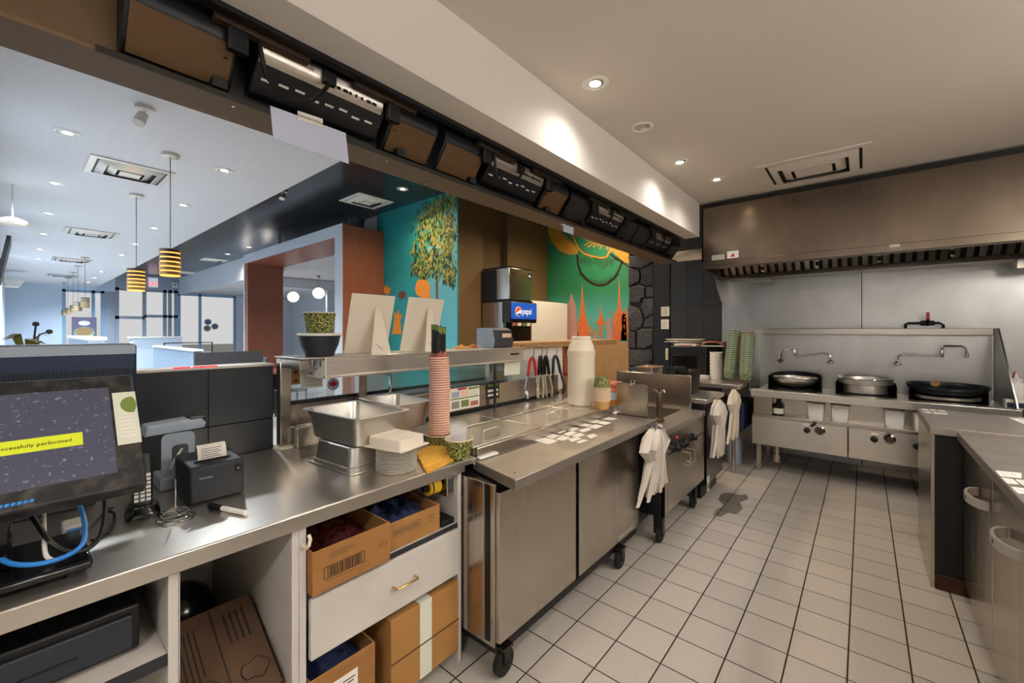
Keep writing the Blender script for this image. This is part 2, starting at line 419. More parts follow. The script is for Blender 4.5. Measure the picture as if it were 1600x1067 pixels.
# far wall with the shop windows
FX = -21.0
def fy(u): return PX(u, 480, FX).y
yA, yB, yC, yD, yE = fy(97), fy(163), fy(180), fy(278), fy(365)
wf = slab('wall_far', 'wall_blue', FX - 0.2, FX, -0.25, yA, 0, 3.7)
MB().box(FX - 0.2, FX, yA, yC, 2.92, 3.7).build('header', 'wall_blue', wf)
MB().box(FX - 0.2, FX, yA, yB, 0, 0.5).build('sill_wall', 'wall_blue', wf)
MB().box(FX - 0.2, FX, yB, yC, 0, 2.92).build('pier', 'frame_grey', wf)
MB().box(FX - 0.2, FX, yC, yD, 3.09, 3.7).build('header', 'frame_grey', wf)
MB().box(FX - 0.2, FX, yD, 9.0, 3.0, 3.7).build('header', 'frame_grey', wf)
MB().box(FX - 0.2, FX, yE + 0.1, 9.0, 0, 3.0).build('pier', 'wall_white', wf)
def window(n, y0, y1, z0, z1, cols, bars, fmat='frame_blue', w=0.09):
    o = struct(MB().box(FX - 0.1, FX - 0.02, y0, y0 + w, z0, z1).box(FX - 0.1, FX - 0.02, y1 - w, y1, z0, z1).box(FX - 0.1, FX - 0.02, y0, y1, z0, z0 + w).box(FX - 0.1, FX - 0.02, y0, y1, z1 - w, z1).build('window_%d' % n, fmat))
    for c in cols: MB().box(FX - 0.1, FX - 0.02, c - w / 2, c + w / 2, z0, z1).build('mullion', fmat, o)
    for (a, b_, z) in bars: MB().box(FX - 0.1, FX - 0.02, a, b_, z - w / 2, z + w / 2).build('transom', fmat, o)
    ys = [y0] + sorted(cols) + [y1]
    for a, b_ in zip(ys[:-1], ys[1:]):
        MB().box(FX - 0.065, FX - 0.055, a + 0.02, b_ - 0.02, z0 + 0.02, z1 - 0.02).build('pane', 'glass', o)
    return o
window(1, yA, yB, 0.5, 2.92, [yB - 0.28], [])
window(2, yC, yD, 0.0, 3.09, [fy(226), fy(258), fy(266)], [(yC, fy(226), 1.98), (fy(226), yD, 2.05)], 'frame_grey', 0.11)
window(3, yD, yE + 0.1, 0.0, 3.0, [fy(313)], [])
slab('ground', 'ground', -60, -21.2, -30, 40, -0.2, -0.1)
# wall seen through the timber portal, with its window
wq = slab('wall_beyond', 'wall_white', FX, -6.8, 8.6, 8.7, 0, 3.3)
MB().box(-13.2, -12.9, 4.4, 8.6, 2.75, 3.04).build('beam', 'wall_white', wq)
slab('wall_portal', 'wall_white', -6.9, -6.8, 4.6, 9.0, 0, 3.3)
# beam along the raised dark ceiling
slab('trim_1', 'wall_white', FX, -11.2, 4.28, 4.4, 2.95, RCEIL)
# recessed lamps ---------------------------------------------------------
def spot(name, loc, power, size, color, parent, radius=0.05, blend=0.6):
    l = bpy.data.lights.new(name, 'SPOT'); l.energy = power; l.spot_size = math.radians(size); l.spot_blend = blend; l.color = color; l.shadow_soft_size = radius
    o = bpy.data.objects.new(name, l); COL.objects.link(o); o.parent = parent; o.location = MW[parent].inverted() @ Vector(loc)
    return o
def downlight(p, z, label, group, lit_=True, r=0.06, power=0, color=(1, .86, .68), bulb='bulb_warm', size=150, trim='white_gloss'):
    t = thing('recessed_light', label, 'ceiling light', (p.x, p.y, z), group=group)
    c = (p.x, p.y, z)
    MB().lathe([(r, 0), (r, -0.004), (r * 0.78, -0.007), (r * 0.72, -0.002), (r * 0.6, 0.0)], c, 28, False, False).build('trim_ring', trim, t)
    MB().lathe([(r * 0.62, -0.001), (r * 0.5, -0.0045), (r * 0.3, -0.0045)], c, 24, False, False).build('baffle', 'aluminium', t)
    MB().lathe([(r * 0.42, -0.005), (r * 0.3, -0.007), (0, -0.0075)], c, 20, True, True).build('bulb', bulb if lit_ else 'aluminium', t)
    if lit_ and power: spot('lamp', (p.x, p.y, z - 0.03), power, size, color, t, 0.06, 1.0)
    return t
KW = (1.0, 0.93, 0.85)
for n, (u, v, on, lab) in enumerate(((930,130,True,'lit round recessed ceiling light closest to the plain part of the white header'),
        (1003,199,False,'unlit round recessed ceiling light between two lit ones'),
        (1062,253,True,'lit recessed ceiling light between the unlit one and the exhaust hood'),
        (1120,280,True,'lit recessed ceiling light right beside the ceiling air diffuser'))):
    downlight(PZ(u, v, CEIL), CEIL, lab, 'kitchen recessed lights', on, 0.075 if n < 2 else 0.07, KITCHEN_W * .7 if on else 0, KW)
for (x, y) in ((0.2, 0.6), (1.35, 0.6), (1.35, 2.2), (0.35, 2.1), (1.35, 3.9), (0.2, -1.0)):  # extra ceiling lights added out of view to light the kitchen
    downlight(Vector((x, y, 0)), CEIL, 'added unseen lit recessed ceiling light over the aisle behind the island', 'added aisle recessed lights', True, 0.075, KITCHEN_W, KW)
DW = (0.86, 0.94, 1.0)
for u, v in ((105,207),(351,266),(86,286),(286,320),(76,333),(241,356),(68,365),(212,381),(62,389),(190,398)):
    downlight(PZ(u, v, DCEIL), DCEIL, 'recessed light in the white dining ceiling', 'dining recessed lights', True, 0.08, DINING_W, DW, 'bulb_cool')
for u, v in ((158,424),(148,434),(60,404),(138,441)):
    downlight(PZ(u, v, DCEIL), DCEIL, 'recessed light in the white dining ceiling', 'dining recessed lights', True, 0.08, DINING_W * 2.8, (.78, .9, 1), 'bulb_cool')
downlight(PZ(629,295,RCEIL), RCEIL, 'warm recessed light in the dark raised ceiling near the palm mural', 'dark ceiling lights', True, 0.085, DARK_W, (1, .72, .45))
for u, v in ((389,386),(356,397)):
    downlight(PZ(u, v, RCEIL), RCEIL, 'warm recessed light in the dark raised ceiling above the timber portal', 'dark ceiling lights', True, 0.085, DARK_W, (1, .86, .7))
for (x, y) in ((-3.4, 2.9), (-3.2, 4.6), (-3.3, 5.9)):  # extra lights added in the dark ceiling, hidden from the camera
    downlight(Vector((x, y, 0)), RCEIL, 'added warm recessed light in the dark raised ceiling hidden above the menu screens', 'dark ceiling lights', True, 0.085, DARK_W * 1.4, (1, .78, .52))
for (x, y) in ((-9.5, 6.2), (-13.5, 6.2), (-17, 6.2)):  # hidden lights added to brighten the room beyond the portal
    downlight(Vector((x, y, 0)), DCEIL, 'added hidden recessed light in the ceiling beyond the timber portal', 'added portal room lights', True, 0.085, DINING_W, DW, 'bulb_cool')
# unseen tube lights added outside the view to brighten the kitchen ceiling
def fill_batten(x, y, z, ln, label):
    t = thing('fill_tube_light', label, 'tube light', (x, y, z), group='added fill tube lights')
    MB().box(x - .05, x + .05, y - ln / 2, y + ln / 2, z + .03, z + .07).build('housing', 'white', t, .004)
    for s in (-.035, .035): MB().cyl((x + s, y - ln / 2 + .02, z), (x + s, y + ln / 2 - .02, z), .019, n=10).build('tube', 'fill_tube_glow', t)
    for s in (-1, 1):
        MB().box(x - .055, x + .055, y + s * ln / 2 - .02, y + s * ln / 2 + .02, z - .022, z + .03).build('end_cap', 'white', t); MB().cyl((x, y + s * ln * .35, z + .07), (x, y + s * ln * .35, CEIL), .004, n=6).build('hanger', 'aluminium', t)
mat('fill_tube_glow', '#ffffff', 0.5, emit='#fff7ee', estr=FILL_BATTEN)
fill_batten(1.75, 1.2, 2.42, 1.2, 'added unseen suspended twin tube light over the line behind the counter fridge'); fill_batten(1.95, 2.75, 2.45, 1.2, 'added unseen suspended twin tube light over the work table end'); fill_batten(0.3, -1.4, 2.42, 1.2, 'added unseen suspended twin tube light over the aisle start')
# ceiling diffusers -------------------------------------------------------
def diffuser(p, z, sx, sy, label, group=None, m='white', inner='dark_grey', rings=3):
    t = thing('air_diffuser', label, 'air vent', (p.x, p.y, z), group=group)
    c = p
    def rect(a, b_, h): return [(c.x - a, c.y - b_, h), (c.x + a, c.y - b_, h), (c.x + a, c.y + b_, h), (c.x - a, c.y + b_, h)]
    MB().box(c.x - sx * .47, c.x + sx * .47, c.y - sy * .47, c.y + sy * .47, z - 0.004, z - 0.001).build('plenum', inner, t)
    a, b_ = sx / 2, sy / 2; q = min(a, b_)
    MB().rings([rect(a, b_, z - 0.002), rect(a, b_, z - 0.012), rect(a - q*.16, b_ - q*.16, z - 0.014), rect(a - q*.16, b_ - q*.16, z - 0.002)], False, False).build('frame', m, t)
    for i in range(rings - 1):
        k0 = 0.22 + 0.26 * i
        MB().rings([rect(a - q*k0, b_ - q*k0, z - 0.010), rect(a - q*(k0+.17), b_ - q*(k0+.17), z - 0.036), rect(a - q*(k0+.19), b_ - q*(k0+.19), z - 0.036), rect(a - q*(k0+.02), b_ - q*(k0+.02), z - 0.006)], False, False).build('louvre', m, t)
    k1 = 0.22 + 0.26 * (rings - 1)
    MB().box(c.x - (a - q*k1), c.x + (a - q*k1), c.y - (b_ - q*k1), c.y + (b_ - q*k1), z - 0.038, z - 0.03).build('centre_plate', m, t)
    return t
pv = (PZ(1186,262,CEIL) + PZ(1358,219,CEIL) + PZ(1361,264,CEIL) + PZ(1200,290,CEIL)) / 4
diffuser(pv, CEIL, 0.74, 0.66, 'square white air diffuser in the stained kitchen ceiling beside the hood', m='ceiling_paint', inner='near_black')
for n, (u, v, lab) in enumerate(((203,268,'large slatted air diffuser behind the first pendant lamp'),(143,364,'air diffuser in white dining ceiling, second along the row'),(112,406,'air diffuser in white dining ceiling, third along the row'),(97,430,'air diffuser in white dining ceiling at the window end'))):
    diffuser(PZ(u, v, DCEIL), DCEIL, 0.6, 0.6, lab, 'dining ceiling diffusers', m='aluminium', rings=3)
diffuser(PZ(573,314,RCEIL), RCEIL, 0.62, 0.62, 'white air diffuser in the dark raised ceiling', 'dark ceiling diffusers')
for u, v in ((335,406),(294,426)): diffuser(PZ(u, v, RCEIL), RCEIL, 0.6, 0.6, 'air diffuser in the dark raised ceiling above the portal', 'dark ceiling diffusers')
# ------------------------------------------------------------------ exhaust hood
HX0, HX1, HY, HB = -1.345, 2.38, 4.8, 2.145
hood = thing('exhaust_hood', 'long stainless steel exhaust hood over the wok range', 'exhaust hood', (0.5, 5.4, HB))
MB().box(HX0, HX1, HY, HY + 0.02, 2.215, 2.80).build('front_panel', 'steel_hood', hood, 0.003)
MB().prism([(HY - 0.012, 2.15), (HY - 0.012, 2.215), (HY + 0.02, 2.215), (HY + 0.02, 2.19), (HY + 0.06, HB), (HY + 0.02, HB)], HX0 - 0.004, HX1, 'x').build('front_lip', 'steel_hood', hood, 0.003)
MB().prism([(HY, HB + 0.01), (HY, 2.80), (WY - 0.01, 2.80), (WY - 0.01, HB - 0.01)], HX0, HX0 + 0.015, 'x').build('side_panel', 'steel_hood', hood)
MB().box(HX0, HX1, HY, WY - 0.01, 2.80, 2.84).build('top_gap_flashing', 'near_black', hood)
MB().box(HX0, HX1, HY + 0.02, 5.2, 2.55, 2.57).build('plenum_ceiling', 'steel_dark', hood)
MB().box(HX0 + 0.015, HX1, 5.64, WY - 0.01, HB - 0.035, HB - 0.02).box(HX0 + 0.015, HX1, 5.63, 5.645, HB - 0.035, HB + 0.01).build('grease_gutter', 'steel_hood', hood, 0.002)
fy0, fz0, fy1, fz1 = 5.66, HB - 0.01, 5.2, 2.55
MB().prism([(fy0 + 0.03, fz0), (fy1 + 0.03, fz1), (fy1 + 0.05, fz1), (fy0 + 0.05, fz0)], HX0 + 0.015, HX1, 'x').build('filter_backing', 'near_black', hood)
x = HX0 + 0.03; nslat = 0
while x < 1.75:
    fl = MB().prism([(fy0, fz0), (fy0 - 0.02, fz0 + 0.02), (fy0 - 0.015, fz0 + 0.03), (fy0 + 0.01, fz0 + 0.012)], x, x + 0.40, 'x').build('filter', 'steel_h', hood)
    for k in range(5):
        xx = x + 0.006 + k * 0.08
        MB().prism([(fy0 - 0.004, fz0), (fy1 - 0.004, fz1), (fy1 + 0.022, fz1), (fy0 + 0.022, fz0)], xx, xx + 0.050, 'x').build('baffle', 'steel_h', fl, 0.004)
    x += 0.405
for i, u in enumerate((1192, 1277, 1374, 1489)):
    p = PY(u, 408 - i * 7, 5.3)
    MB().cyl((p.x, 5.3, 2.5), (p.x, 5.3, 2.24), 0.012).lathe([(0.012, 2.24), (0.024, 2.235), (0.024, 2.20), (0.015, 2.19), (0.015, 2.15), (0.02, 2.145), (0.01, 2.13)], (p.x, 5.3, 0), 12).build('fire_nozzle', 'chrome', hood)
MB().box(-0.66 - .38, -0.66 - .16, 5.62, 5.75, HB - 0.10, HB - 0.036).build('grease_cup', 'steel_h', hood, 0.004)
p = PY(1597, 413, 5.62); MB().box(p.x - .03, p.x + .12, 5.62, 5.75, HB - 0.12, HB - 0.036).build('grease_cup', 'steel_h', hood, 0.004)
for u0, u1, v0, v1, m_ in ((1136,1154,391,404,'white'), (1112,1132,397,407,'aluminium'), (1390,1406,381,387,'aluminium')):
    a = PY(u0, v1, HY - .001); b = PY(u1, v0, HY - .001)
    yy = HY - 0.0135 if m_ == 'aluminium' and u0 > 1300 else HY - 0.0015
    MB().box(a.x, b.x, yy, yy + 0.0015, a.z, b.z).build('sticker', m_, hood)
pA = PY(1145, 398, HY - .003)
MB().prism([(pA.x - .022, pA.z - .02), (pA.x + .022, pA.z - .02), (pA.x, pA.z + .02)], HY - .003, HY - .0016, 'y').build('sticker_mark', 'red', hood)
# splash wing hung under the hood end
MB().prism([(PX(1118,430,-1.34).y, 2.135), (5.97, 2.11), (5.97, 1.80), (5.6, 1.84), (PX(1121,452,-1.34).y, 1.98)], HX0 + 0.0, HX0 + 0.006, 'x').build('splash_wing', 'steel_wall', hood, 0.002)
# ------------------------------------------------------------------ wok range
RX0, RX1 = -0.905, 0.93
rg = thing('wok_range', 'wide stainless steel wok range with tall backsplash under the hood', 'cooking range', (0, 5.35, 0))
MB().box(RX0, RX1, 4.95, 5.08, 0.80, 0.875).build('front_shelf', 'steel_top', rg, 0.006)
MB().box(RX0 + .01, RX1, 5.08, 5.78, 0.815, 0.845).build('cooktop', 'steel_top', rg, 0.004)
MB().box(RX0 + .02, RX1 - .02, 5.14, 5.16, 0.6, 0.815).build('recess_back', 'steel_h', rg)
MB().box(RX0 + .01, RX0 + .18, 5.05, 5.16, 0.61, 0.80).build('recess_end', 'steel_h', rg, 0.003)
MB().box(RX0, RX1, 5.03, 5.16, 0.575, 0.61).build('ledge', 'steel_h', rg, 0.004)
xsplit = -0.113
for a, b in ((RX0, xsplit - .004), (xsplit + .004, RX1)):
    MB().box(a, b, 5.03, 5.06, 0.295, 0.585).build('front_panel', 'steel_top', rg, 0.003)
MB().box(RX0 + .01, RX1 - .01, 5.06, 5.75, 0.33, 0.60).build('body', 'steel_dark', rg)
MB().box(RX0 - .05, RX1 - .03, 5.76, 5.79, 0.80, 1.505).build('backsplash', 'steel_wall', rg, 0.002)
MB().box(RX0 - .05, RX1 - .03, 5.70, 5.76, 1.44, 1.505).build('top_rail', 'steel_h', rg, 0.004)
MB().prism([(5.16, 0.83), (5.5, 1.505), (5.78, 1.505), (5.78, 0.83)], RX0 - .055, RX0 - .045, 'x').build('side_wing', 'steel_wall', rg)
MB().prism([(5.0, 0.83), (5.02, 0.90), (5.62, 1.505), (5.78, 1.505), (5.78, 0.83)], RX1 - .02, RX1 - .008, 'x').build('side_wing', 'steel_wall', rg, 0.002)
for x_ in (RX0 + .05, RX1 - .06):
    for y_ in (5.12, 5.7):
        MB().box(x_ - .022, x_ + .022, y_ - .022, y_ + .022, 0.0, 0.34).build('leg', 'steel_h', rg, 0.003)
MB().cyl((RX0 + .2, 5.2, .33), (RX0 + .2, 5.2, .16), .03).cyl((RX0 + .2, 5.2, .18), (RX0 + .2, 5.2, .10), .045).build('drain_pipe', 'steel_h', rg)
# burner wind guards (black, open to the front)
def guard(x0, x1, y0, z1, nm='wind_guard', arch=0.03):
    n = 14; mb = MB(); cx = (x0 + x1) / 2; rx = (x1 - x0) / 2; pts = []
    pts.append((x0, y0 - .14))
    for i in range(n + 1):
        t = math.pi * (1 - i / n); pts.append((cx + rx * math.cos(t), y0 + .26 * math.sin(t)))
    pts.append((x1, y0 - .14))
    k = len(pts); rr = []
    inner = [(cx + (p[0] - cx) * .975, p[1] - .008) for p in pts]
    rings = []
    for i in range(k):
        zt = z1 - arch * (1 - math.sin(math.pi * i / (k - 1)))
        a, b = pts[i], inner[i]
        rings.append([(a[0], a[1], .845), (a[0], a[1], zt), (b[0], b[1], zt), (b[0], b[1], .845)])
    mb.rings(rings); return mb.build(nm, 'black_iron', rg)
guard(-0.79, -0.33, 5.38, 1.03); guard(-0.215, 0.235, 5.38, 1.0); guard(0.32, 0.80, 5.38, 1.0)
for cx in (-0.56, 0.01, 0.56):
    MB().lathe([(0.19, .845), (0.19, .87), (0.165, .885), (0.15, .885), (0.15, .845)], (cx, 5.34, 0), 24, False, False).build('burner_ring', 'black_iron', rg)
# controls
for (u, v) in ((1261, 672), (1366, 686), (1433, 697)):
    p = PY(u, v, 5.03)
    kb = MB().lathe([(.028, 0), (.028, -.012), (.020, -.016), (.018, -.035), (0, -.035)], (p.x, 5.03, p.z), 16, True, True, 'y').build('knob', 'black', rg)
    MB().bx((p.x, 4.985, p.z), (.008, .018, .05)).build('knob_grip', 'black', kb)
for (u, v) in ((1268, 665), (1383, 682)):
    p = PY(u, v, 5.03); MB().cyl((p.x, 5.03, p.z), (p.x + .012, 4.98, p.z + .02), .009).cyl((p.x - .0, 5.0, p.z + .002), (p.x + .03, 4.975, p.z + .028), .012).build('lever', 'black', rg)
for (u, v) in ((1281, 673), (1390, 687)):
    p = PY(u, v, 5.03)
    bz = MB().lathe([(.044, 0), (.044, -.006), (.034, -.010), (.032, -.004), (0, -.004)], (p.x, 5.03, p.z), 20, True, True, 'y').build('sight_bezel', 'chrome', rg)
    MB().lathe([(.031, -.005), (.025, -.014), (0, -.016)], (p.x, 5.03, p.z), 18, True, True, 'y').build('sight_glass', 'dark_meat', bz)
for (u, v, w) in ((1260, 664, .045), (1367, 678, .05)):
    p = PY(u, v, 5.03); MB().box(p.x - w/2, p.x + w/2, 5.0285, 5.03, p.z - .01, p.z + .01).build('control_label', 'paper', rg)
# swing faucets
def fpath(pts, y): return [PY(u, v, y) for u, v in pts]
def faucet(pts, base, cross, y):
    f = MB().tube(pts, .009, 8).build('faucet', 'chrome', rg)
    MB().cyl((base.x, 5.76, base.z - .03), (base.x, y, base.z - .03), .012).lathe([(.015, -.045), (.026, -.04), (.026, -.015), (.014, -.005), (.014, .012)], (base.x, y, base.z), 12).cyl((base.x - .035, y - .02, base.z - .028), (base.x + .035, y - .02, base.z - .028), .007).build('valve', 'chrome', f)
    MB().lathe([(.011, -.035), (.014, -.03), (.014, .03), (.011, .035)], (cross.x, y, cross.z), 12).build('swivel', 'chrome', f)
    return f
y = 5.66
b1 = PY(1298, 562, y); faucet(fpath([(1298,564),(1298,558),(1294,553),(1288,552),(1244,557),(1241,556),(1241,546),(1240,545),(1222,548),(1219,551),(1219,566)], y), b1, PY(1242, 552, y), y)
p = PY(1219, 563, y); MB().cyl((p.x - .03, y, p.z), (p.x + .03, y, p.z), .008).cyl((p.x, y, p.z + .02), (p.x, y, p.z - .03), .011).build('spout_tap', 'steel_dark', rg)
b2 = PY(1402, 564, y); faucet(fpath([(1402,566),(1402,559),(1405,555),(1410,554),(1470,556),(1472,555),(1472,542),(1475,540.5),(1502,540.5),(1508,543),(1510.5,549),(1510.5,558)], y), b2, PY(1472, 552, y), y)
p = PY(1510.5, 554, y); MB().cyl((p.x, y, p.z + .015), (p.x, y, p.z - .03), .015, .012).build('spout_tip', 'chrome', rg)
# gas pipe with red lever on the wall
gp = thing('gas_pipe', 'black gas pipe with a red lever valve above the backsplash', 'pipe', (0.42, 5.93, 1.5))
a = PY(1415, 511, 5.93); b = PY(1474, 512, 5.93)
MB().tube([(a.x, 5.93, 1.40), (a.x, 5.93, a.z + .03), (a.x + .02, 5.93, a.z + .04), (b.x - .03, 5.93, a.z + .04), (b.x, 5.93, a.z + .02), (b.x, 5.93, 1.40)], .012, 8).build('pipe', 'black', gp)
p = PY(1449, 508, 5.93); MB().cyl((p.x - .05, 5.93, a.z + .04), (p.x + .05, 5.93, a.z + .04), .024).cyl((p.x, 5.93, a.z + .02), (p.x, 5.88, a.z + .08), .014).build('valve_body', 'black', gp)
MB().box(p.x - .012, p.x + .012, 5.875, 5.885, a.z + .07, PY(1449, 488, 5.93).z).build('lever', 'red', gp, .003)
# woks and pot on the range
def bowl(prof_o, th, c, n=36):
    mb = MB(); prof = prof_o + [(max(r - th, 0), z + th * .6) for r, z in reversed(prof_o)]
    return mb.lathe(prof, c, n, True, True)
def arcprof(r, d, n=8): return [(r * math.sin(math.pi/2 * i / n), d * (1 - math.cos(math.pi/2 * i / n))) for i in range(n + 1)]
wk = thing('wok', 'shiny thin steel wok on the burner at the gas-free end of the range', 'wok', (-0.56, 5.34, .888))
wk['label'] = 'shiny steel wok in the burner next to the stacked bowls'
bowl(arcprof(.20, .10), .004, (-0.56, 5.34, .888)).build('pan', 'steel_pan', wk)
MB().tube([(-.56 + .2 * math.cos(t), 5.34 + .2 * math.sin(t), .988) for t in [2 * math.pi * i / 32 for i in range(32)]], .004, 6, True).build('rim', 'chrome', wk)
pt = thing('stock_pot', 'round stainless steel pot on the middle burner of the wok range', 'pot', (0.01, 5.34, .886))
MB().lathe([(.165, 0), (.168, .075), (.205, .085), (.207, .13), (.212, .135), (.205, .137), (.2, .13), (.198, .09), (.16, .078), (.158, .006), (0, .006)], (0.01, 5.34, .886), 40).build('body', 'steel_pan', pt)
MB().tube([(.01 + .21 * math.cos(t), 5.34 + .21 * math.sin(t), 1.022) for t in [2 * math.pi * i / 36 for i in range(36)]], .005, 6, True).build('rim', 'chrome', pt)
wb = thing('wok', 'big black iron wok with a stubby wooden handle at the range end', 'wok', (0.56, 5.32, .888))
bowl([(0, 0)] + [(r * 1.0, z) for r, z in arcprof(.265, .115)[1:]], .005, (0.56, 5.32, .888)).build('pan', 'wok_iron', wb)
MB().cyl((.50, 5.20, .96), (.47, 5.12, 1.0), .014).cyl((.49, 5.19, .985), (.47, 5.10, 1.03), .026, .03, 14).build('handle', 'bronze_mid', wb)
MB().lathe([(.21, 0), (.215, .02), (.20, .028), (.19, .01)], (0.56, 5.32, .886), 28, False, False).build('support_ring', 'steel_pan', wb)
# tubs standing in the slot of the range, soy bottle
for n, (u0, u1) in enumerate(((1261, 1288), (1298, 1327), (1381, 1414), (1427, 1450))):
    a = PY(u0, 640, 5.06).x; b = PY(u1, 640, 5.06).x
    t = thing('food_tub', ('white plastic food tub on the range ledge, next but one to the dark bottle', 'white plastic food tub on the range ledge between two other tubs', 'wide white food tub on the range ledge below the stock pot edge', 'white food tub on the range ledge next to the island end')[n], 'container', ((a + b) / 2, 5.09, .61), group='food tubs on the wok range')
    mb = MB(Matrix.Translation(((a + b) / 2, 5.09, .61))); loft(mb, [(b - a - .02, .075, .02, 0.001), (b - a, .09, .02, .15), (b - a + .012, .1, .02, .155), (b - a + .012, .1, .02, .162), (b - a - .008, .082, .015, .158), (b - a - .03, .07, .015, .01)])
    mb.build('tub', 'white', t)
    MB().box(a + .012, b - .012, 5.048, 5.0495, .64, .74).build('side_panel', 'white_gloss', t)
bt = thing('sauce_bottle', 'dark soy sauce bottle with a pale label on the range ledge', 'bottle', (PY(1216, 640, 5.09).x, 5.09, .61))
c = (PY(1216, 640, 5.09).x, 5.09, .611)
MB().lathe([(.045, 0), (.047, .01), (.047, .10), (.02, .13), (.015, .16), (.017, .16), (.017, .175), (0, .175)], c, 18).build('body', 'black_gloss', bt)
MB().lathe([(.0478, .02), (.0478, .075)], c, 18, False, False).build('paper_label', 'sticker_cream', bt)
# ------------------------------------------------------------------ island worktop and under-counter fridge on the other side of the aisle
isl = thing('work_table', 'stainless work table ending in a dark side gap opposite the range', 'work table', (1.2, 3.95, 0))
AX = 0.29
MB().box(AX, 2.35, 3.40, 4.15, 0.885, 0.93).build('worktop', 'steel_board', isl, 0.004)
MB().box(AX + .006, AX + .024, 3.415, 4.13, 0.0, 0.885).build('end_panel', 'steel', isl, 0.002)
MB().box(AX + .024, 2.3, 3.42, 4.12, 0.03, 0.88).build('cabinet_body', 'near_black', isl)
MB().box(AX + .024, AX + .155, 3.405, 3.42, .0, .085).build('rusty_base', 'rust', isl, .004)
for y_ in (3.46, 4.06): MB().box(AX + .03, AX + .08, y_ - .02, y_ + .02, 0, .04).build('foot', 'black', isl)
fr = thing('counter_fridge', 'under-counter fridge with worn white loop handles facing the aisle', 'fridge', (1.0, 2.6, 0))
BX = 0.425
MB().box(BX - .025, 1.2, 1.0, 3.398, 0.87, 0.915).build('worktop', 'steel_board', fr, 0.004)
MB().box(BX + .03, 1.18, 1.02, 3.39, 0.06, 0.87).build('body', 'steel_dark', fr)
mat('handle_grey', '#a89f95', 0.5)
def loop_handle(p, parent):
    # flat loop seen from above, standing off the door toward -x
    path = []
    for i in range(13):
        t = math.pi * i / 12; path.append((p[0] - .055 * math.sin(t) - .004, p[1] + .115 * math.cos(t) * -1, p[2]))
    rs = []
    for i, q in enumerate(path):
        t = math.pi * i / 12; nx, ny = math.sin(t), math.cos(t)
        a = Vector((q[0] - nx * .006, q[1] - ny * .006, 0)); b = Vector((q[0] + nx * .006, q[1] + ny * .006, 0))
        rs.append([(a.x, a.y, p[2] - .02), (b.x, b.y, p[2] - .02), (b.x, b.y, p[2] + .02), (a.x, a.y, p[2] + .02)])
    h = MB().rings(rs).build('handle', 'handle_grey', parent, .003)
    MB().lathe([(.008, 0), (.008, -.003)], (p[0] - .062, p[1] - .02, p[2]), 10, True, True, 'x').build('screw_hole', 'black', h)
doors = ((2.72, 3.39, 2.86), (2.05, 2.715, 2.33), (1.1, 2.045, 1.6))
for y0, y1, hy in doors:
    d = MB().box(BX, BX + .03, y0 + .004, y1 - .004, 0.08, 0.855).build('door', 'steel', fr, 0.004)
    loop_handle((BX, hy, 0.71), d)
for x_ in (BX + .1, 1.1):
    for y_ in (1.4, 3.2): MB().cyl((x_, y_, 0), (x_, y_, .07), .025).build('foot', 'black', fr)
pd = thing('dark_floor_patch', 'dark glossy patch on the floor tiles beside the black cabinet', 'floor_patch', PZ(1140, 788, 0.001))  # thin dark glossy film laid over the floor tiles
mat('dark_film', '#2a241f', 0.12, alpha=0.42)
Pw = [PZ(u, v, 0) for u, v in ((1126,772),(1140,769),(1155,774),(1167,772),(1169,780),(1156,785),(1161,795),(1150,804),(1138,801),(1126,808),(1113,805),(1118,797),(1131,790),(1122,781))]
MB().add([(q_.x, q_.y, .0012) for q_ in Pw], [tuple(range(len(Pw)))]).build('film', 'dark_film', pd)
# printed labels taped on both worktops
def sticker(a, b, c, d, z, label, group, m='paper', th=.0006, ink=True):
    P = [PZ(*q, z) for q in (a, b, c, d)]
    Pc = (P[0] + P[1] + P[2] + P[3]) / 4; P = [Pc.lerp(q_, .9) for q_ in P]
    cx = sum(p.x for p in P) / 4; cy = sum(p.y for p in P) / 4
    t = thing('paper_label', label, 'label', (cx, cy, z), group=group)
    MB().rings([[(p.x, p.y, z + .0003) for p in P], [(p.x, p.y, z + th) for p in P]]).build('sheet', m, t)
    if ink:
        mb = MB()
        for k in range(3):
            f0, f1 = .22 + .24 * k, .30 + .24 * k
            A = P[0].lerp(P[3], f0).lerp(P[1].lerp(P[2], f0), .12); B = P[0].lerp(P[3], f0).lerp(P[1].lerp(P[2], f0), .8)
            Cc = P[0].lerp(P[3], f1).lerp(P[1].lerp(P[2], f1), .8); D = P[0].lerp(P[3], f1).lerp(P[1].lerp(P[2], f1), .12)
            mb.quad(*[(q.x, q.y, z + th + .0002) for q in (A, B, Cc, D)])
        mb.build('print', 'grey_ink', t, kind='stuff')
    return t
for k, q in enumerate((((1439,638.5),(1449,639),(1452,641.5),(1441,641)), ((1452,639),(1461,639.8),(1464,642.3),(1455,641.8)), ((1464,640),(1475,641),(1479,643.5),(1467,643)),
        ((1443,642.5),(1453,643),(1456,646),(1446,645)), ((1456,643.3),(1480,645.5),(1483,648),(1459,646.5)))):
    sticker(*q, .93, 'small white paper label taped on the work table corner', 'labels on the work table')
for k, q in enumerate((((1553,734.5),(1598,739),(1598,748),(1562,744.5)), ((1564,746),(1582,748),(1594,757.5),(1574,755.5)), ((1585,748.5),(1599,750),(1612,760),(1598,758.5)), ((1578,760),(1606,763),(1620,774),(1590,771)))):
    sticker(*q, .915, 'white paper label taped on the counter fridge top', 'labels on the counter fridge')
q = sticker((1572,651.5),(1625,656),(1650,672),(1600,664), .93, 'loose white paper sheet lying on the work table', None, ink=False); q['category'] = 'paper'
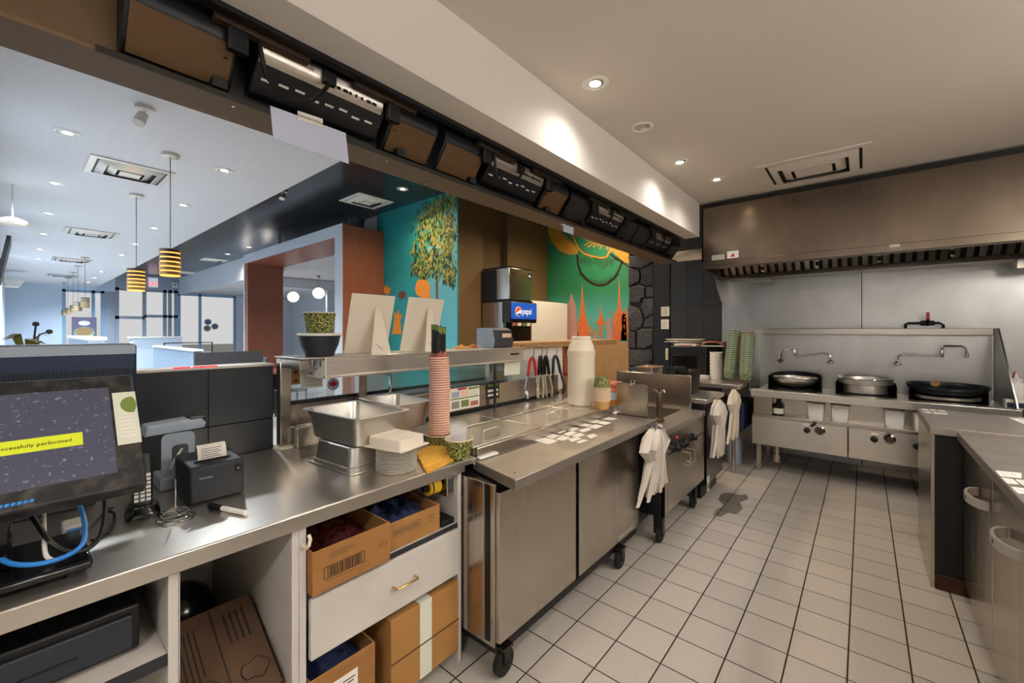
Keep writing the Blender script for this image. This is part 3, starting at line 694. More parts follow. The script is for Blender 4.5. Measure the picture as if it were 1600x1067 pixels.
# shelf and squeeze bottles beyond the range end
sb = thing('side_shelf', 'low steel side table beside the wok range wing', 'table', (1.35, 5.4, 0))
MB().box(0.96, 1.9, 5.1, 5.9, .82, .86).build('top', 'steel_h', sb, .004)
for x_ in (1.0, 1.86):
    for y_ in (5.15, 5.85): MB().box(x_ - .02, x_ + .02, y_ - .02, y_ + .02, 0, .82).build('leg', 'steel_h', sb)
def squeeze(c, m1, label):
    t = thing('squeeze_bottle', label, 'bottle', c, group='squeeze bottles by the range')
    mb = MB(Matrix.Translation(c)); loft(mb, [(.075, .075, .02, .001), (.08, .08, .02, .01), (.08, .08, .02, .18), (.07, .07, .03, .20)]); mb.build('body', m1, t)
    MB().lathe([(.036, .20), (.036, .22), (.014, .235), (.006, .275), (0, .275)], c, 16).build('nozzle', m1, t)
p = PY(1588, 625, 5.3); squeeze((p.x, 5.3, .861), 'white', 'white squeeze bottle on the side table behind the range wing')
squeeze((p.x + .02, 5.45, .861), 'red', 'red squeeze bottle behind the white one')
cn = thing('napkin_carton', 'blue and white carton below the squeeze bottles', 'box', (p.x, 5.17, .861))
MB().box(p.x - .09, p.x + .09, 5.11, 5.2, .861, .93).build('carton', 'white', cn, .002)
MB().box(p.x - .085, p.x + .085, 5.1085, 5.11, .87, .91).build('print_band', 'navy', cn)
# ------------------------------------------------------------------ refrigerated prep table
def caster(x, y, r, parent, htop, ang=0.3):
    c = MB().lathe([(0, -.016), (r * .8, -.016), (r, -.010), (r, .010), (r * .8, .016), (0, .016)], (x, y, r), 20, True, True, 'x').build('caster', 'rubber', parent)
    MB().box(x - .026, x - .020, y - .02, y + .02, r, htop - .012).box(x + .020, x + .026, y - .02, y + .02, r, htop - .012).box(x - .03, x + .03, y - .03, y + .03, htop - .014, htop).cyl((x - .03, y, r), (x + .03, y, r), .008).build('fork', 'steel_dark', c)
    return c
pr = thing('prep_table', 'stainless refrigerated prep table with two doors on casters', 'prep table', (-1.5, 2.0, 0))
PY0, PY1 = 1.305, 2.74
MB().box(-1.95, -1.20, PY0 + .005, PY1, .135, .83).build('body', 'black', pr)
MB().box(-1.95, -1.19, PY0, PY0 + .012, .14, .83).build('end_panel', 'steel', pr, .003)
for x_ in (-1.20, -1.262): MB().box(x_ - .012, x_ + .012, PY0 - .004, PY0 + .004, .15, .83).build('corner_strip', 'steel_h', pr, .003)
MB().box(-1.245, -1.218, PY0 - .003, PY0 + .002, .16, .82).build('hinge_gap', 'near_black', pr)
ydv = PX(903, 700, -1.165).y
for y0, y1 in ((PY0 + .004, ydv - .018), (ydv + .018, PY1 - .01)):
    d = MB().box(-1.195, -1.165, y0, y1, .165, .80).build('door', 'steel', pr, .004)
    MB().box(-1.20, -1.185, y0 + .1, y1 - .1, .80, .812).build('pull_lip', 'black', d)
a = PX(965, 848, -1.164); b = PX(985, 832, -1.164)
nm = MB().box(-1.165, -1.1635, a.y, b.y + .04, .185, .205).build('name_plate', 'aluminium', pr)
MB().box(-1.95, -1.19, PY0 + .02, PY1, .10, .135).build('base_rail', 'black', pr)
for (x_, y_) in ((-1.19, 1.36), (-1.17, 2.44), (-1.85, 1.4), (-1.85, 2.5)): caster(x_, y_, .058, pr, .135)
MB().prism([(-1.07, PY0 - .008), (-1.07, 2.79), (-1.40, 2.79), (-1.40, 1.385), (-1.352, 1.365)], .835, .882).build('cutting_board', 'steel_board', pr, .004)
MB().box(-1.40, -1.375, 1.39, 2.78, .882, .935).build('rail', 'steel_h', pr, .004)
MB().box(-2.03, -1.40, 1.385, 3.06, .83, .925).build('pan_well', 'steel_h', pr)
ly = 1.39
for k in range(3):
    y0 = ly + k * .555; y1 = y0 + .548
    l = MB().box(-2.02, -1.405, y0, y1, .926, .934).build('lid', 'steel_top', pr, .003)
    cy = y0 + .24
    MB().tube([(-1.50, cy - .07, .934), (-1.50, cy - .07, .965), (-1.49, cy - .055, .97), (-1.49, cy + .055, .97), (-1.50, cy + .07, .965), (-1.50, cy + .07, .934)], .005, 6).build('lid_handle', 'steel_top', l)
    MB().cyl((-1.72, y0 + .005, .936), (-1.72, y1 - .005, .936), .005).build('fold_hinge', 'steel_h', l)
MB().cyl((-1.34, PY0 + .03, .882), (-1.34, PY0 + .03, .895), .007).cyl((-1.12, PY0 + .05, .882), (-1.12, PY0 + .05, .888), .006).build('board_pin', 'chrome', pr)
# label stickers on the cutting board
for q in (((831,688),(851,683),(874,689),(858,695)), ((848,681.5),(861,677),(877,680),(863,686)), ((866,687),(879,680),(893,684),(880,689)), ((864,675),(877,671),(887,672.5),(875,678)),
          ((879,678),(893,673),(903,676),(888,682)), ((886,671.5),(897,667),(907,669.5),(895,674)), ((891,681),(906,676),(915,679),(901,685)), ((886,686),(902,683),(910,685.5),(893,691)),
          ((899,691),(912,686),(921,688),(905,693)), ((902,672.5),(919,667.5),(926,671),(911,676)), ((902,665),(914,661),(928,664),(916,667)), ((915,681),(927,677),(935,680.5),(923,686)),
          ((917,660),(930,655.5),(941,657.5),(930,661.5)), ((917,667.5),(931,662.5),(944,665.5),(931,670.5)), ((931,660.5),(942,657.5),(957,660.5),(945,664.5)), ((938,655),(952,651.5),(968,654.5),(955,657))):
    sticker(*q, .8825, 'white printed paper label taped on the prep table cutting board', 'labels on the prep table', ink=False)
def scraper(p0, p1, z, label):
    t = thing('bench_scraper', label, 'kitchen tool', ((p0.x + p1.x) / 2, (p0.y + p1.y) / 2, z), group='bench scrapers on the prep table')
    d = (p1 - p0); d.z = 0; L_ = d.length; ang = math.atan2(d.y, d.x)
    M_ = Matrix.Translation((p0.x, p0.y, z)) @ Matrix.Rotation(ang, 4, 'Z')
    mb = MB(M_); mb.rings([[(0, -.014, 0.001), (L_, -.014, .001), (L_, .014, .001), (0, .014, .001)], [(0, -.012, .012), (L_, -.012, .012), (L_, .012, .012), (0, .012, .012)]]); mb.build('grip', 'white_gloss', t, .002)
    MB(M_).box(0.004, L_ - .004, .012, .05, .004, .0055).build('blade', 'aluminium', t)
scraper(PZ(747,718,.883), PZ(776,709,.883), .883, 'white-handled scraper at the prep table corner beside the patterned bowl')
scraper(PZ(958,647,.883), PZ(971,642,.883), .883, 'white-handled scraper beside the jar of red pickles')
# ------------------------------------------------------------------ steam table with oven-style front
st = thing('steam_table', 'stainless steam table with black control knobs on casters', 'steam table', (-1.4, 3.35, 0))
SX, SY0, SY1, SZ = -1.045, 2.86, 3.80, .80
MB().box(-1.80, SX + .012, SY0, SY1, .76, SZ).build('top', 'steel_top', st, .004)
MB().box(-1.70, SX - .16, SY0 + .1, SY1 - .1, SZ - .0, SZ + .002).build('water_well', 'steel_dark', st)
MB().box(-1.80, SX - .02, SY0 + .005, SY1 - .005, .20, .76).build('body', 'steel_dark', st)
MB().box(-1.80, SX - .0, SY0 + .0, SY0 + .02, .20, .76).build('side_panel', 'black', st)
MB().box(SX - .02, SX, SY0, SY0 + .07, .20, .76).build('corner_post', 'steel', st, .003)
MB().box(SX - .02, SX, SY0 + .075, SY1, .62, .76).build('control_panel', 'steel', st, .003)
ym = (SY0 + .08 + SY1) / 2
for y0, y1, hy in ((SY0 + .08, ym - .002, ym - .05), (ym + .002, SY1, ym + .06)):
    d = MB().box(SX - .02, SX, y0, y1, .215, .612).build('door', 'steel', st, .003)
    MB().tube([(SX, hy, .55), (SX + .03, hy, .55), (SX + .035, hy, .54), (SX + .035, hy, .46), (SX + .03, hy, .45), (SX, hy, .45)], .006, 6).build('handle', 'steel_h', d)
for (u, v) in ((1054, 700), (1063, 695), (1067, 692), (1081, 683)):
    p = PX(u, v, SX); MB().lathe([(.030, 0), (.030, .012), (.022, .018), (.020, .04), (0, .04)], (SX, p.y, p.z), 16, True, True, 'x').lathe([(.034, 0), (.034, .003)], (SX, p.y, p.z), 16, True, True, 'x').build('knob', 'black_gloss', st)
p = PX(1058, 683, SX); MB().lathe([(.006, 0), (.006, .004), (0, .005)], (SX, p.y, p.z), 12, True, True, 'x').build('pilot_light', 'led_red', st)
p = PX(1073, 692, SX); MB().box(SX, SX + .001, p.y - .03, p.y + .03, p.z - .012, p.z + .012).build('rating_label', 'cup_rim', st)
p = PX(1098, 647, SX); MB().box(SX + .012, SX + .013, p.y - .05, p.y + .03, .772, .79).build('badge', 'dark_grey', st)
for (x_, y_) in ((SX - .05, 2.92), (SX - .05, 3.66), (-1.7, 2.95), (-1.7, 3.7)): caster(x_, y_, .055, st, .20)
MB().box(SX - .09, SX - .03, 2.90, 2.95, .06, .21).build('front_leg', 'black', st, .003)
MB().box(-1.85, -1.15, SY1 - .008, SY1 + .0, .80, 1.09).build('splash_panel', 'steel_h', st, .003)
# side guard standing between prep table and steam table
sg = thing('side_guard', 'small steel splash guard at the prep table end beside the pickle jar', 'splash guard', (-1.25, 2.80, .83))
a = PY(976, 605, 2.815).x; b = PY(1011, 605, 2.815).x
MB().prism(rrect(b - a + .06, .33, .02, 4, (a + b) / 2 - .03, .94), 2.812, 2.822, 'y').build('plate', 'steel_h', sg)
MB().tube([(b + .004, 2.817, .80), (b + .004, 2.817, 1.09), (b - .02, 2.817, 1.105), (a - .06, 2.817, 1.105)], .004, 6).build('edge_wire', 'chrome', sg)
p = PY(988, 598, 2.80); MB().tube([(p.x - .012, 2.805, p.z + .015), (p.x - .012, 2.80, p.z - .01), (p.x, 2.80, p.z - .02), (p.x + .016, 2.80, p.z - .01), (p.x + .02, 2.80, p.z + .02)], .004, 6).build('hook', 'chrome', sg)
# tap with wooden-brown body at the steam table
tp = thing('water_tap', 'brown and chrome water tap standing on the steam table edge', 'tap', (PZ(1033,660,.80).x, PZ(1033,660,.80).y, .80))
p = PZ(1030, 658, .80)
MB().lathe([(.035, 0), (.04, .01), (.022, .03), (.022, .20), (.016, .215), (0, .215)], (p.x, p.y, .801), 14).build('body', 'bronze_dark', tp)
for s in (-1, 1): MB().tube([(p.x, p.y, .99), (p.x + s * .02, p.y, 1.03), (p.x + s * .035, p.y, 1.04), (p.x + s * .04, p.y, 1.02)], .006, 6).build('spout', 'chrome', tp)
ch = thing('beaded_chain', 'chrome beaded chain coiled on the steam table corner', 'chain', (PZ(1030,665,.80).x - .02, PZ(1030,668,.80).y, .80))
c = PZ(1024, 672, .80); pts = []
for i in range(46):
    t = i * .42; pts.append((c.x + (.07 - .0008 * i) * math.cos(t) * .8, c.y + (.08 - .001 * i) * math.sin(t), .809 + .0006 * i))
mb = MB()
for q in pts: mb.lathe([(0, -.007), (.006, -.004), (.0075, 0), (.006, .004), (0, .007)], q, 8)
mb.build('beads', 'chrome', ch)
# ------------------------------------------------------------------ black cabinet with steel top beyond the steam table
bc = thing('black_cabinet', 'black cabinet with steel top and yellow sticker beyond the steam table', 'cabinet', (-1.4, 4.1, 0))
MB().box(-1.85, -1.06, 3.87, 4.42, .12, .84).build('body', 'black', bc, .004)
MB().box(-1.06, -1.045, 3.875, 4.41, .14, .80).build('door', 'black_gloss', bc, .003)
MB().box(-1.9, -1.04, 3.85, 4.45, .845, .885).build('top', 'steel_top', bc, .004)
MB().box(-1.80, -1.10, 3.9, 4.4, .0, .12).build('plinth', 'black', bc)
p = PX(1106, 755, -1.044); MB().box(-1.0445, -1.0435, p.y - .03, p.y + .05, p.z - .07, p.z + .06).build('sticker', 'sticker_cream', bc)
MB().box(-1.0435, -1.043, p.y - .02, p.y + .04, p.z - .05, p.z + .0).build('sticker_print', 'green_ink', bc)
# ------------------------------------------------------------------ tall shelf table by the back wall
sh = thing('shelf_table', 'steel table with thin posts holding stacked bowls by the tiled wall', 'table', (-1.2, 5.4, 0))
tz = .92
tx0, tx1 = -1.6, -0.975
ty0 = 4.80
MB().box(-1.95, tx1, ty0, 5.95, tz - .045, tz).build('top', 'steel_top', sh, .003)
for x_, y_ in ((tx1 - .07, ty0 + .04), (-1.90, ty0 + .04), (tx1 - .07, 5.9), (-1.90, 5.9)): MB().cyl((x_, y_, 0), (x_, y_, tz - .045), .02).build('leg', 'steel_h', sh)
MB().box(-1.95, tx1 - .03, ty0 + .02, 5.93, .40, .42).build('lower_shelf', 'steel_h', sh, .003)
# things below on the shelf table
cr = thing('supply_crate', 'dark blue crate on the lower shelf of the shelf table', 'crate', (-1.15, 5.2, .42))
MB().box(-1.40, -.98, 5.0, 5.5, .421, .70).build('body', 'navy', cr, .006)
MB().box(-1.405, -.975, 4.995, 5.505, .68, .71).build('rim', 'charcoal', cr, .004)
cb = thing('gas_canister', 'grey cylinder standing on the floor under the shelf table', 'cylinder', (tx1 - .04 - .09, 5.2, 0))
MB().lathe([(.07, .0), (.075, .02), (.075, .26), (.05, .32), (.03, .33), (.03, .36), (0, .36)], (tx1 - .14, 5.2, .0), 18).build('body', 'grey_plastic', cb)
# bowls nested in two leaning stacks
def kraft_bowl(name, label, group, r1=.055, r0=.045, h=.06, m='leaf_print', rim='cream', n=24, inner='cream'):
    t = thing(name, label, 'takeout bowl', (0, 0, 0), group=group)
    MB().lathe([(r0 - .004, 0.004), (r0, 0), (r1, h)], (0, 0, 0), n, True, False).build('side', m, t, local=True)
    MB().lathe([(r0 - .004, .006), (r1 - .003, h)], (0, 0, 0), n, True, False).build('lining', inner, t, local=True)
    MB().tube([(r1 * math.cos(2*math.pi*i/n), r1 * math.sin(2*math.pi*i/n), h) for i in range(n)], .0028, 6, True).build('rim', rim, t, local=True)
    return t
proto_small = None
mat('bowl_green', '#1c2416', 0.6, var='#8c9a76', scale=120, amt=0.2, detail=1)
mat('bowl_rim', '#b6bfae', 0.6)
def leaning_stack(u, v0, v1, uy, n, lab, grp):
    base = PZ(u, v0, tz); y = base.y
    top = PY(uy, v1, y + .10)
    axis = (top - Vector((base.x, y, tz + .05))); L_ = axis.length; axis.normalize()
    first_ = None
    # the open mouths face down and forward: bowls nest along the axis
    q = axis.to_track_quat('Z', 'Y').to_euler()
    for i in range(n):
        if first_ is None:
            o = kraft_bowl('takeout_bowl', lab, grp, .066, .052, .075, 'bowl_green', 'bowl_rim', 18, 'bowl_rim'); first_ = o
        else: o = copy_tree(first_)
        pp = Vector((base.x, y, tz + .012)) + Vector((0, .012, .02)) + axis * (i * L_ / n)
        place(o, pp, q)
leaning_stack(1139, 596, 522, 1147, 20, 'leaf-patterned bowl nested in the leaning stack beside the white containers', 'bowls in the taller leaning stack')
leaning_stack(1165, 599, 529, 1169, 19, 'leaf-patterned bowl nested in the leaning stack beside the wok range', 'bowls in the second leaning stack')
kb_ = thing('kraft_carton', 'tall kraft carton standing behind the leaning bowl stacks', 'box', (-1.05, 5.62, tz))
a = PY(1158, 520, 5.6).x; b = min(PY(1187, 520, 5.6).x, -.945)
MB().box(a, b - .025, 5.5, 5.68, tz + .001, PY(1170, 520, 5.5).z).build('carton', 'cardboard', kb_, .003)
MB().box(a + .02, b - .04, 5.498, 5.5, tz + .1, tz + .2).build('print', 'cardboard_b', kb_)
# white deli containers stack
c = PZ(1117, 592, tz); grp = 'white deli containers stacked on the shelf table'
pc = thing('deli_container', 'white round deli container in the stack beside the leaning bowls', 'container', (c.x, c.y, tz), group=grp)
MB().lathe([(.062, 0), (.066, .03), (.072, .032), (.072, .038), (.064, .038), (.06, .004), (0, .004)], (0, 0, 0), 28).build('tub', 'white', pc, local=True)
for i in range(8):
    o = pc if i == 0 else copy_tree(pc); place(o, (c.x, c.y + .05, tz + .001 + i * .0388))
pl2 = thing('plastic_lid_stack', 'pile of loose white lids beside the deli containers', 'lids', (0, 0, 0))
c2 = PZ(1097, 592, tz)
for i in range(3): MB().lathe([(.05, 0), (.058, .004), (.058, .010), (.03, .013), (0, .013)], (c2.x + .012 * (i % 2), c2.y + .06, tz + .001 + i * .0135), 20).build('lid', 'white_gloss', pl2)
place(pl2, (0, 0, 0))
# black appliance with papers, thin shelf above it
mw = thing('rice_warmer', 'black box appliance below the thin wall shelf', 'appliance', (-1.72, 5.5, tz))
a = PY(1047, 560, 5.3).x; b = PY(1104, 560, 5.3).x
MB().box(a, b, 5.3, 5.8, tz + .001, PY(1070, 541, 5.3).z).build('body', 'black', mw, .01)
MB().box(a + .03, b - .1, 5.292, 5.3, tz + .06, PY(1070, 555, 5.3).z).build('door', 'black_gloss', mw, .003)
for (u0, u1, v0, v1, m_, lab, k_) in ((1050,1083,540,545,'sticker_cream','cream folded paper packet on the black appliance','packet'), (1052,1062,546,553,'paper','small white and red carton on the black appliance front','carton')):
    pass
wsf = thing('steel_shelf', 'thin steel shelf on the tiled wall above the black appliance', 'shelf', (-1.7, 5.8, 1.34))
za = PY(1090, 535, 5.6).z
MB().box(PY(1045,535,5.6).x, PY(1134,535,5.6).x, 5.45, 5.99, za, za + .012).build('board', 'steel_h', wsf, .002)
for x_ in (a + .05, b + .1): MB().prism([(5.99, za), (5.99, za - .10), (5.82, za)], x_, x_ + .006, 'x').build('bracket', 'steel_h', wsf)
trp = thing('foil_tray', 'shallow white foil tray lying on the thin wall shelf', 'tray', (-1.75, 5.7, za + .012))
mb = MB(Matrix.Translation((-1.80, 5.7, za + .013))); loft(mb, [(.40, .2, .03, 0), (.46, .26, .04, .025), (.47, .27, .04, .026), (.44, .24, .04, .024), (.38, .19, .03, .002)]); mb.build('tray', 'paper', trp)
zt = PY(1070, 541, 5.3).z
bk = thing('cook_book_pile', 'cream folder with red band lying on the black appliance', 'folder', ((a + b) / 2, 5.5, zt))
MB().box(a + .04, a + .30, 5.33, 5.6, zt + .001, zt + .03).build('cover', 'sticker_cream', bk, .003)
MB().box(a + .10, a + .26, 5.329, 5.33, zt + .008, zt + .016).build('band', 'red', bk)
mb = MB().tube([(a + .46 + .12 * math.cos(t) , 5.42, zt + .012 + .045 * math.sin(t)) for t in [math.pi * i / 10 for i in range(11)]], .010, 6); hb = thing('hand_basket', 'wire basket handle with red grip on the black appliance', 'basket', (a + .46, 5.4, zt)); mb.build('handle', 'red_lid', hb)
MB().box(a + .34, a + .58, 5.40, 5.5, zt + .001, zt + .012).build('tray', 'white', hb, .003)
# trays and pans with food behind the splash panel
for k, (u0, u1, v, mm, lab) in enumerate(((1003,1032,572,'steel_pan','steel food pan with pale noodles behind the splash panel'), (1048,1066,574,'charcoal','dark round food pan behind the splash panel'), (1070,1091,578,'steel_dark','empty grey food pan beside the dark round one'))):
    a2 = PY(u0, v, 4.25); b2 = PY(u1, v, 4.25); w = b2.x - a2.x; cx = (a2.x + b2.x) / 2
    t = thing('food_pan', lab, 'food pan', (cx, 4.2, .885), group='food pans on the black cabinet')
    h = a2.z - .885
    mb = MB(Matrix.Translation((cx, 4.2, .886))); loft(mb, [(w * .86, .26, .03, 0), (w * .97, .30, .03, h), (w * 1.03, .33, .03, h + .003), (w * 1.03, .33, .03, h + .006), (w * .93, .29, .03, h + .004), (w * .82, .25, .03, .01)]); mb.build('pan', mm, t)
    if k == 0: MB().box(cx - w * .44, cx + w * .44, 4.08, 4.32, .90, .885 + h - .004).build('noodles', 'food', t, .02)
# notices on the dark door panel
for (u0, v0, u1, v1, lab, m_) in ((1033,479,1046,494,'small printed notice with a drawing on the black door panel','sticker_cream'), (1033,499,1045,514,'small white typed notice below the drawing notice','paper')):
    a3 = PY(u0, v1, WY - .022); b3 = PY(u1, v0, WY - .022)
    t = thing('paper_notice', lab, 'notice', ((a3.x + b3.x) / 2, WY - .02, a3.z))
    MB().box(a3.x, b3.x, WY - .0225, WY - .0205, a3.z, b3.z).build('sheet', m_, t)
    mb = MB()
    for k in range(4):
        zz = a3.z + (b3.z - a3.z) * (.18 + .2 * k); mb.box(a3.x + .015, b3.x - .02 - .01 * (k % 2), WY - .0232, WY - .0225, zz, zz + .008)
    mb.build('print', 'grey_ink', t, kind='stuff')
a3 = PY(1040, 562, WY - .022); sw = thing('light_switch', 'cream light switch plate on the black door panel', 'switch', (a3.x, WY - .02, a3.z))
MB().box(a3.x, PY(1045, 545, WY).x, WY - .026, WY - .0205, a3.z, PY(1042, 544, WY).z).build('plate', 'cream', sw, .002)
mb = MB().bx(((a3.x + PY(1045, 545, WY).x) / 2, WY - .03, a3.z + .08), (.015, .008, .04)); mb.build('toggle', 'white', sw)
# paper roll hanging by the header end
a4 = PY(1064, 397, 4.9); b4 = PY(1097, 397, 4.9)
rl = thing('ceiling_duct', 'cream round pipe running from header end into the hood', 'pipe', (a4.x, 4.9, a4.z))
MB().cyl((-1.76, 5.05, a4.z - .0), (-1.347, 5.05, a4.z - .0), .06, n=20).build('pipe', 'cream', rl)
MB().cyl((-1.70, 5.05, a4.z), (-1.70, 5.05, 3.6), .008).build('hanger', 'steel_h', rl)
# bundles of white plastic bags
def bag_bundle(root_uv, plane, spread, z_top, z_bot, n, m_, label, yoff=0.0, seed=1, along='y'):
    rnd = random.Random(seed); p = PX(root_uv[0], root_uv[1], plane)
    t = thing('plastic_bag_bundle', label, 'plastic bags', (plane, p.y, z_bot), group='hanging bundles of plastic bags')
    hk = MB().tube([(plane - .012, p.y, z_top + .01), (plane + .02, p.y, z_top + .015), (plane + .035, p.y, z_top), (plane + .03, p.y, z_top - .02)], .004, 6).build('hook', 'chrome', t)
    for i in range(n):
        f = (i + .5) / n - .5
        y0 = p.y + f * spread * .45; y1 = p.y + f * spread * 1.0 + rnd.uniform(-.01, .01); x0 = plane + .018 + rnd.uniform(0, .05); zb = z_bot + rnd.uniform(0, .05); zm = (z_top + z_bot) * .5 + rnd.uniform(.02, .08)
        w0, w1 = spread / n * 1.1, spread / n * 1.6
        rings_ = []
        H_ = z_top - zb
        for (ff, fz, ww, th, dx) in ((.12, 0.0, .5, .006, .004), (.62, .10, 1.7, .020, .014), (.95, .24, 1.9, .024, .020), (.55, .44, 1.2, .016, .018), (.85, .75, 1.2, .013, .012), (1.2, 1.0, 1.3, .007, .004)):
            yy = p.y + f * spread * ff + rnd.uniform(-.004, .004); zz = z_top - H_ * fz; w = spread / n * ww; cx = x0 + dx
            rings_.append([(cx - th, yy - w / 2, zz), (cx + th * .4, yy - w * .35, zz), (cx + th, yy, zz), (cx + th * .3, yy + w * .38, zz), (cx - th, yy + w / 2, zz)])
        MB().rings(rings_).build('bag', m_, t, ang=38)
    return t
bag_bundle((1012, 672), -1.06, .46, .86, .43, 15, 'bag_grey', 'fanned bundle of white plastic bags hanging off the prep table corner', seed=3)
bag_bundle((1113, 620), -1.03, .34, .875, .37, 11, 'bag_grey', 'straight bundle of white plastic bags on the black cabinet beside the beige bags', seed=5)
bag_bundle((1139, 612), -1.03, .42, .90, .40, 7, 'bag', 'loose beige plastic bags hanging at the black cabinet corner', seed=9)
# ------------------------------------------------------------------ cash counter
CX, CZ = -1.365, .90
ct = thing('service_counter', 'long brushed steel counter top of the cash desk', 'counter', (-1.8, .5, CZ))
MB().box(-2.24, CX, -1.6, 1.372, .875, CZ).build('slab', 'steel_top', ct, .004)
MB().box(CX - .010, CX + .002, -1.6, 1.30, .851, .9005).build('front_edge', 'steel_top', ct, .004)
# half wall in dark tiles behind the counter
hw = slab('wall_half', 'grout', -2.38, -2.262, -.15, .835, 0, 1.315)
MB().box(-2.39, -2.25, -.15, .84, 1.308, 1.318).build('cap', 'aluminium', hw)
ytile = [-.15, .19, .565, .835]
for z0, z1 in ((.0, .6), (.6, 1.0475), (1.05, 1.308)):
    for y0, y1 in zip(ytile[:-1], ytile[1:]): MB().box(-2.262, -2.25, y0 + .0012, y1 - .0012, z0 + .0012, z1 - .0012).build('wall_tile', 'tile_half', hw, .001)
slab('wall_front_panel', 'tile_half', -2.38, -2.262, .84, 3.3, 0, .88)
# cupboards below: one white carcass per bay
SHX = -1.385
def carcass(y0, y1, label, shelf=None, left=.018, right=.018):
    t = thing('base_cabinet', label, 'cabinet', (-1.8, (y0 + y1) / 2, 0))
    MB().box(-2.22, SHX, y0, y0 + left, 0.0, .85).build('side_panel', 'white_lam', t, .002)
    MB().box(-2.22, SHX, y1 - right, y1, 0.0, .85).build('side_panel', 'white_lam', t, .002)
    MB().box(-2.22, -2.205, y0 + left, y1 - right, 0.0, .85).build('back_panel', 'white_lam', t)
    MB().box(-2.20, SHX - .01, y0 + left, y1 - right, 0.05, .068).build('bottom_panel', 'white_lam', t)
    if shelf:
        s = MB().box(-2.20, SHX - .006, y0 + left, y1 - right, shelf - .03, shelf).build('shelf', 'white_lam', t, .002)
        MB().box(SHX - .006, SHX - .002, y0 + left, y1 - right, shelf - .03, shelf).build('edge_band', 'charcoal', s)
    return t
carcass(-.55, .282, 'white open base cabinet holding the black cash drawer', .64, right=.022)
carcass(.283, .59, 'white open base cabinet holding the tilted brown carton', None, left=.002, right=.022)
c3 = carcass(.591, 1.296, 'white base cabinet with a wide drawer and brass pull', .625, left=.022, right=.02)
dr = MB().box(SHX - .01, SHX + .012, .622, 1.272, .405, .605).build('drawer', 'white_lam', c3, .004)
py = PX(633, 890, SHX + .02).y
MB().tube([(SHX + .012, py - .05, .505), (SHX + .036, py - .05, .505), (SHX + .04, py - .045, .505), (SHX + .04, py + .045, .505), (SHX + .036, py + .05, .505), (SHX + .012, py + .05, .505)], .004, 8).build('pull', 'brass', dr)
p = PX(476, 850, SHX + .02)
MB().tube([(SHX, .602, p.z - .01), (SHX + .022, .602, p.z - .015), (SHX + .032, .606, p.z - .005), (SHX + .03, .612, p.z + .012), (SHX + .016, .614, p.z + .02)], .006, 8).build('bag_hook', 'cream', c3)
# cash drawer
cd = thing('cash_drawer', 'black metal cash drawer on the cabinet shelf', 'cash drawer', (-1.65, .0, .64))
MB().box(-1.90, -1.455, -.24, .215, .652, .768).build('housing', 'black', cd, .006)
f = MB().box(-1.456, -1.445, -.225, .20, .662, .748).build('drawer_front', 'charcoal', cd, .004)
MB().box(-1.446, -1.4435, -.15, .10, .695, .699).build('cheque_slot', 'near_black', f)
for x_ in (-1.5, -1.85):
    for y_ in (-.2, .15): MB().cyl((x_, y_, .6405), (x_, y_, .653), .018).build('foot', 'rubber', cd)
# cartons in the cupboards
def carton(name, label, x0, x1, y0, y1, z0, z1, m_, open_top=False, group=None, th=.006, parent=None):
    t = thing(name, label, 'cardboard box', ((x0 + x1) / 2, (y0 + y1) / 2, z0), group=group)
    if open_top:
        MB().box(x1 - th, x1, y0, y1, z0, z1).build('front_wall', m_, t, .002)
        MB().box(x0, x0 + th, y0, y1, z0, z1).build('back_wall', m_, t, .002)
        MB().box(x0 + th, x1 - th, y0, y0 + th, z0, z1).build('side_wall', m_, t, .002)
        MB().box(x0 + th, x1 - th, y1 - th, y1, z0, z1).build('side_wall', m_, t, .002)
        MB().box(x0 + th, x1 - th, y0 + th, y1 - th, z0, z0 + th).build('base', m_, t)
    else:
        MB().box(x0, x1, y0, y1, z0, z1).build('box', m_, t, .003)
    return t
def crumple(cx, cy, cz, sx, sy, sz, m_, name, parent, seed=0, n=10):
    rnd = random.Random(seed); rs = []
    for i in range(n + 1):
        row = []
        for j in range(n + 1):
            e = (1 - abs(2 * i / n - 1) ** 3) * (1 - abs(2 * j / n - 1) ** 3)
            row.append((cx + (i / n - .5) * sx, cy + (j / n - .5) * sy, cz + e * sz * rnd.uniform(.35, 1.0)))
        rs.append(row)
    vs_ = [p_ for r in rs for p_ in r]; fs = [(i * (n + 1) + j, (i + 1) * (n + 1) + j, (i + 1) * (n + 1) + j + 1, i * (n + 1) + j + 1) for i in range(n) for j in range(n)]
    return MB().add(vs_, fs).build(name, m_, parent, ang=25)
zs = .6255
b1 = carton('cardboard_box', 'open cardboard box with a barcode resting on the drawer unit', -1.72, -1.352, .617, .905, zs, .768, 'cardboard', True)
crumple(-1.54, .76, .70, .34, .27, .05, 'dark_meat', 'contents', b1, 2, 14)
# barcode frame
yb0, yb1 = PX(506, 880, -1.352).y, PX(570, 880, -1.352).y; zb0, zb1 = .665, .705
mb = MB(); xx = -1.352
for (a, b, c, d) in ((yb0, yb1, zb1 - .002, zb1), (yb0, yb1, zb0, zb0 + .002), (yb0, yb0 + .002, zb0, zb1), (yb1 - .002, yb1, zb0, zb1)): mb.box(xx, xx + .0005, a, b, c, d)
y_ = yb0 + .012
rb = random.Random(4)
while y_ < yb1 - .014:
    w = rb.choice((.001, .002, .003, .0045)); mb.box(xx, xx + .0005, y_, y_ + w, zb0 + .003, zb1 - .003); y_ += w + rb.choice((.0015, .0025, .004))
mb.build('barcode', 'ink', b1, kind='stuff')
mb = MB()
for k, (w, z) in enumerate(((.08, .742), (.09, .735), (.06, .728))): mb.box(xx, xx + .0005, yb0 + .02, yb0 + .02 + w, z, z + .003)
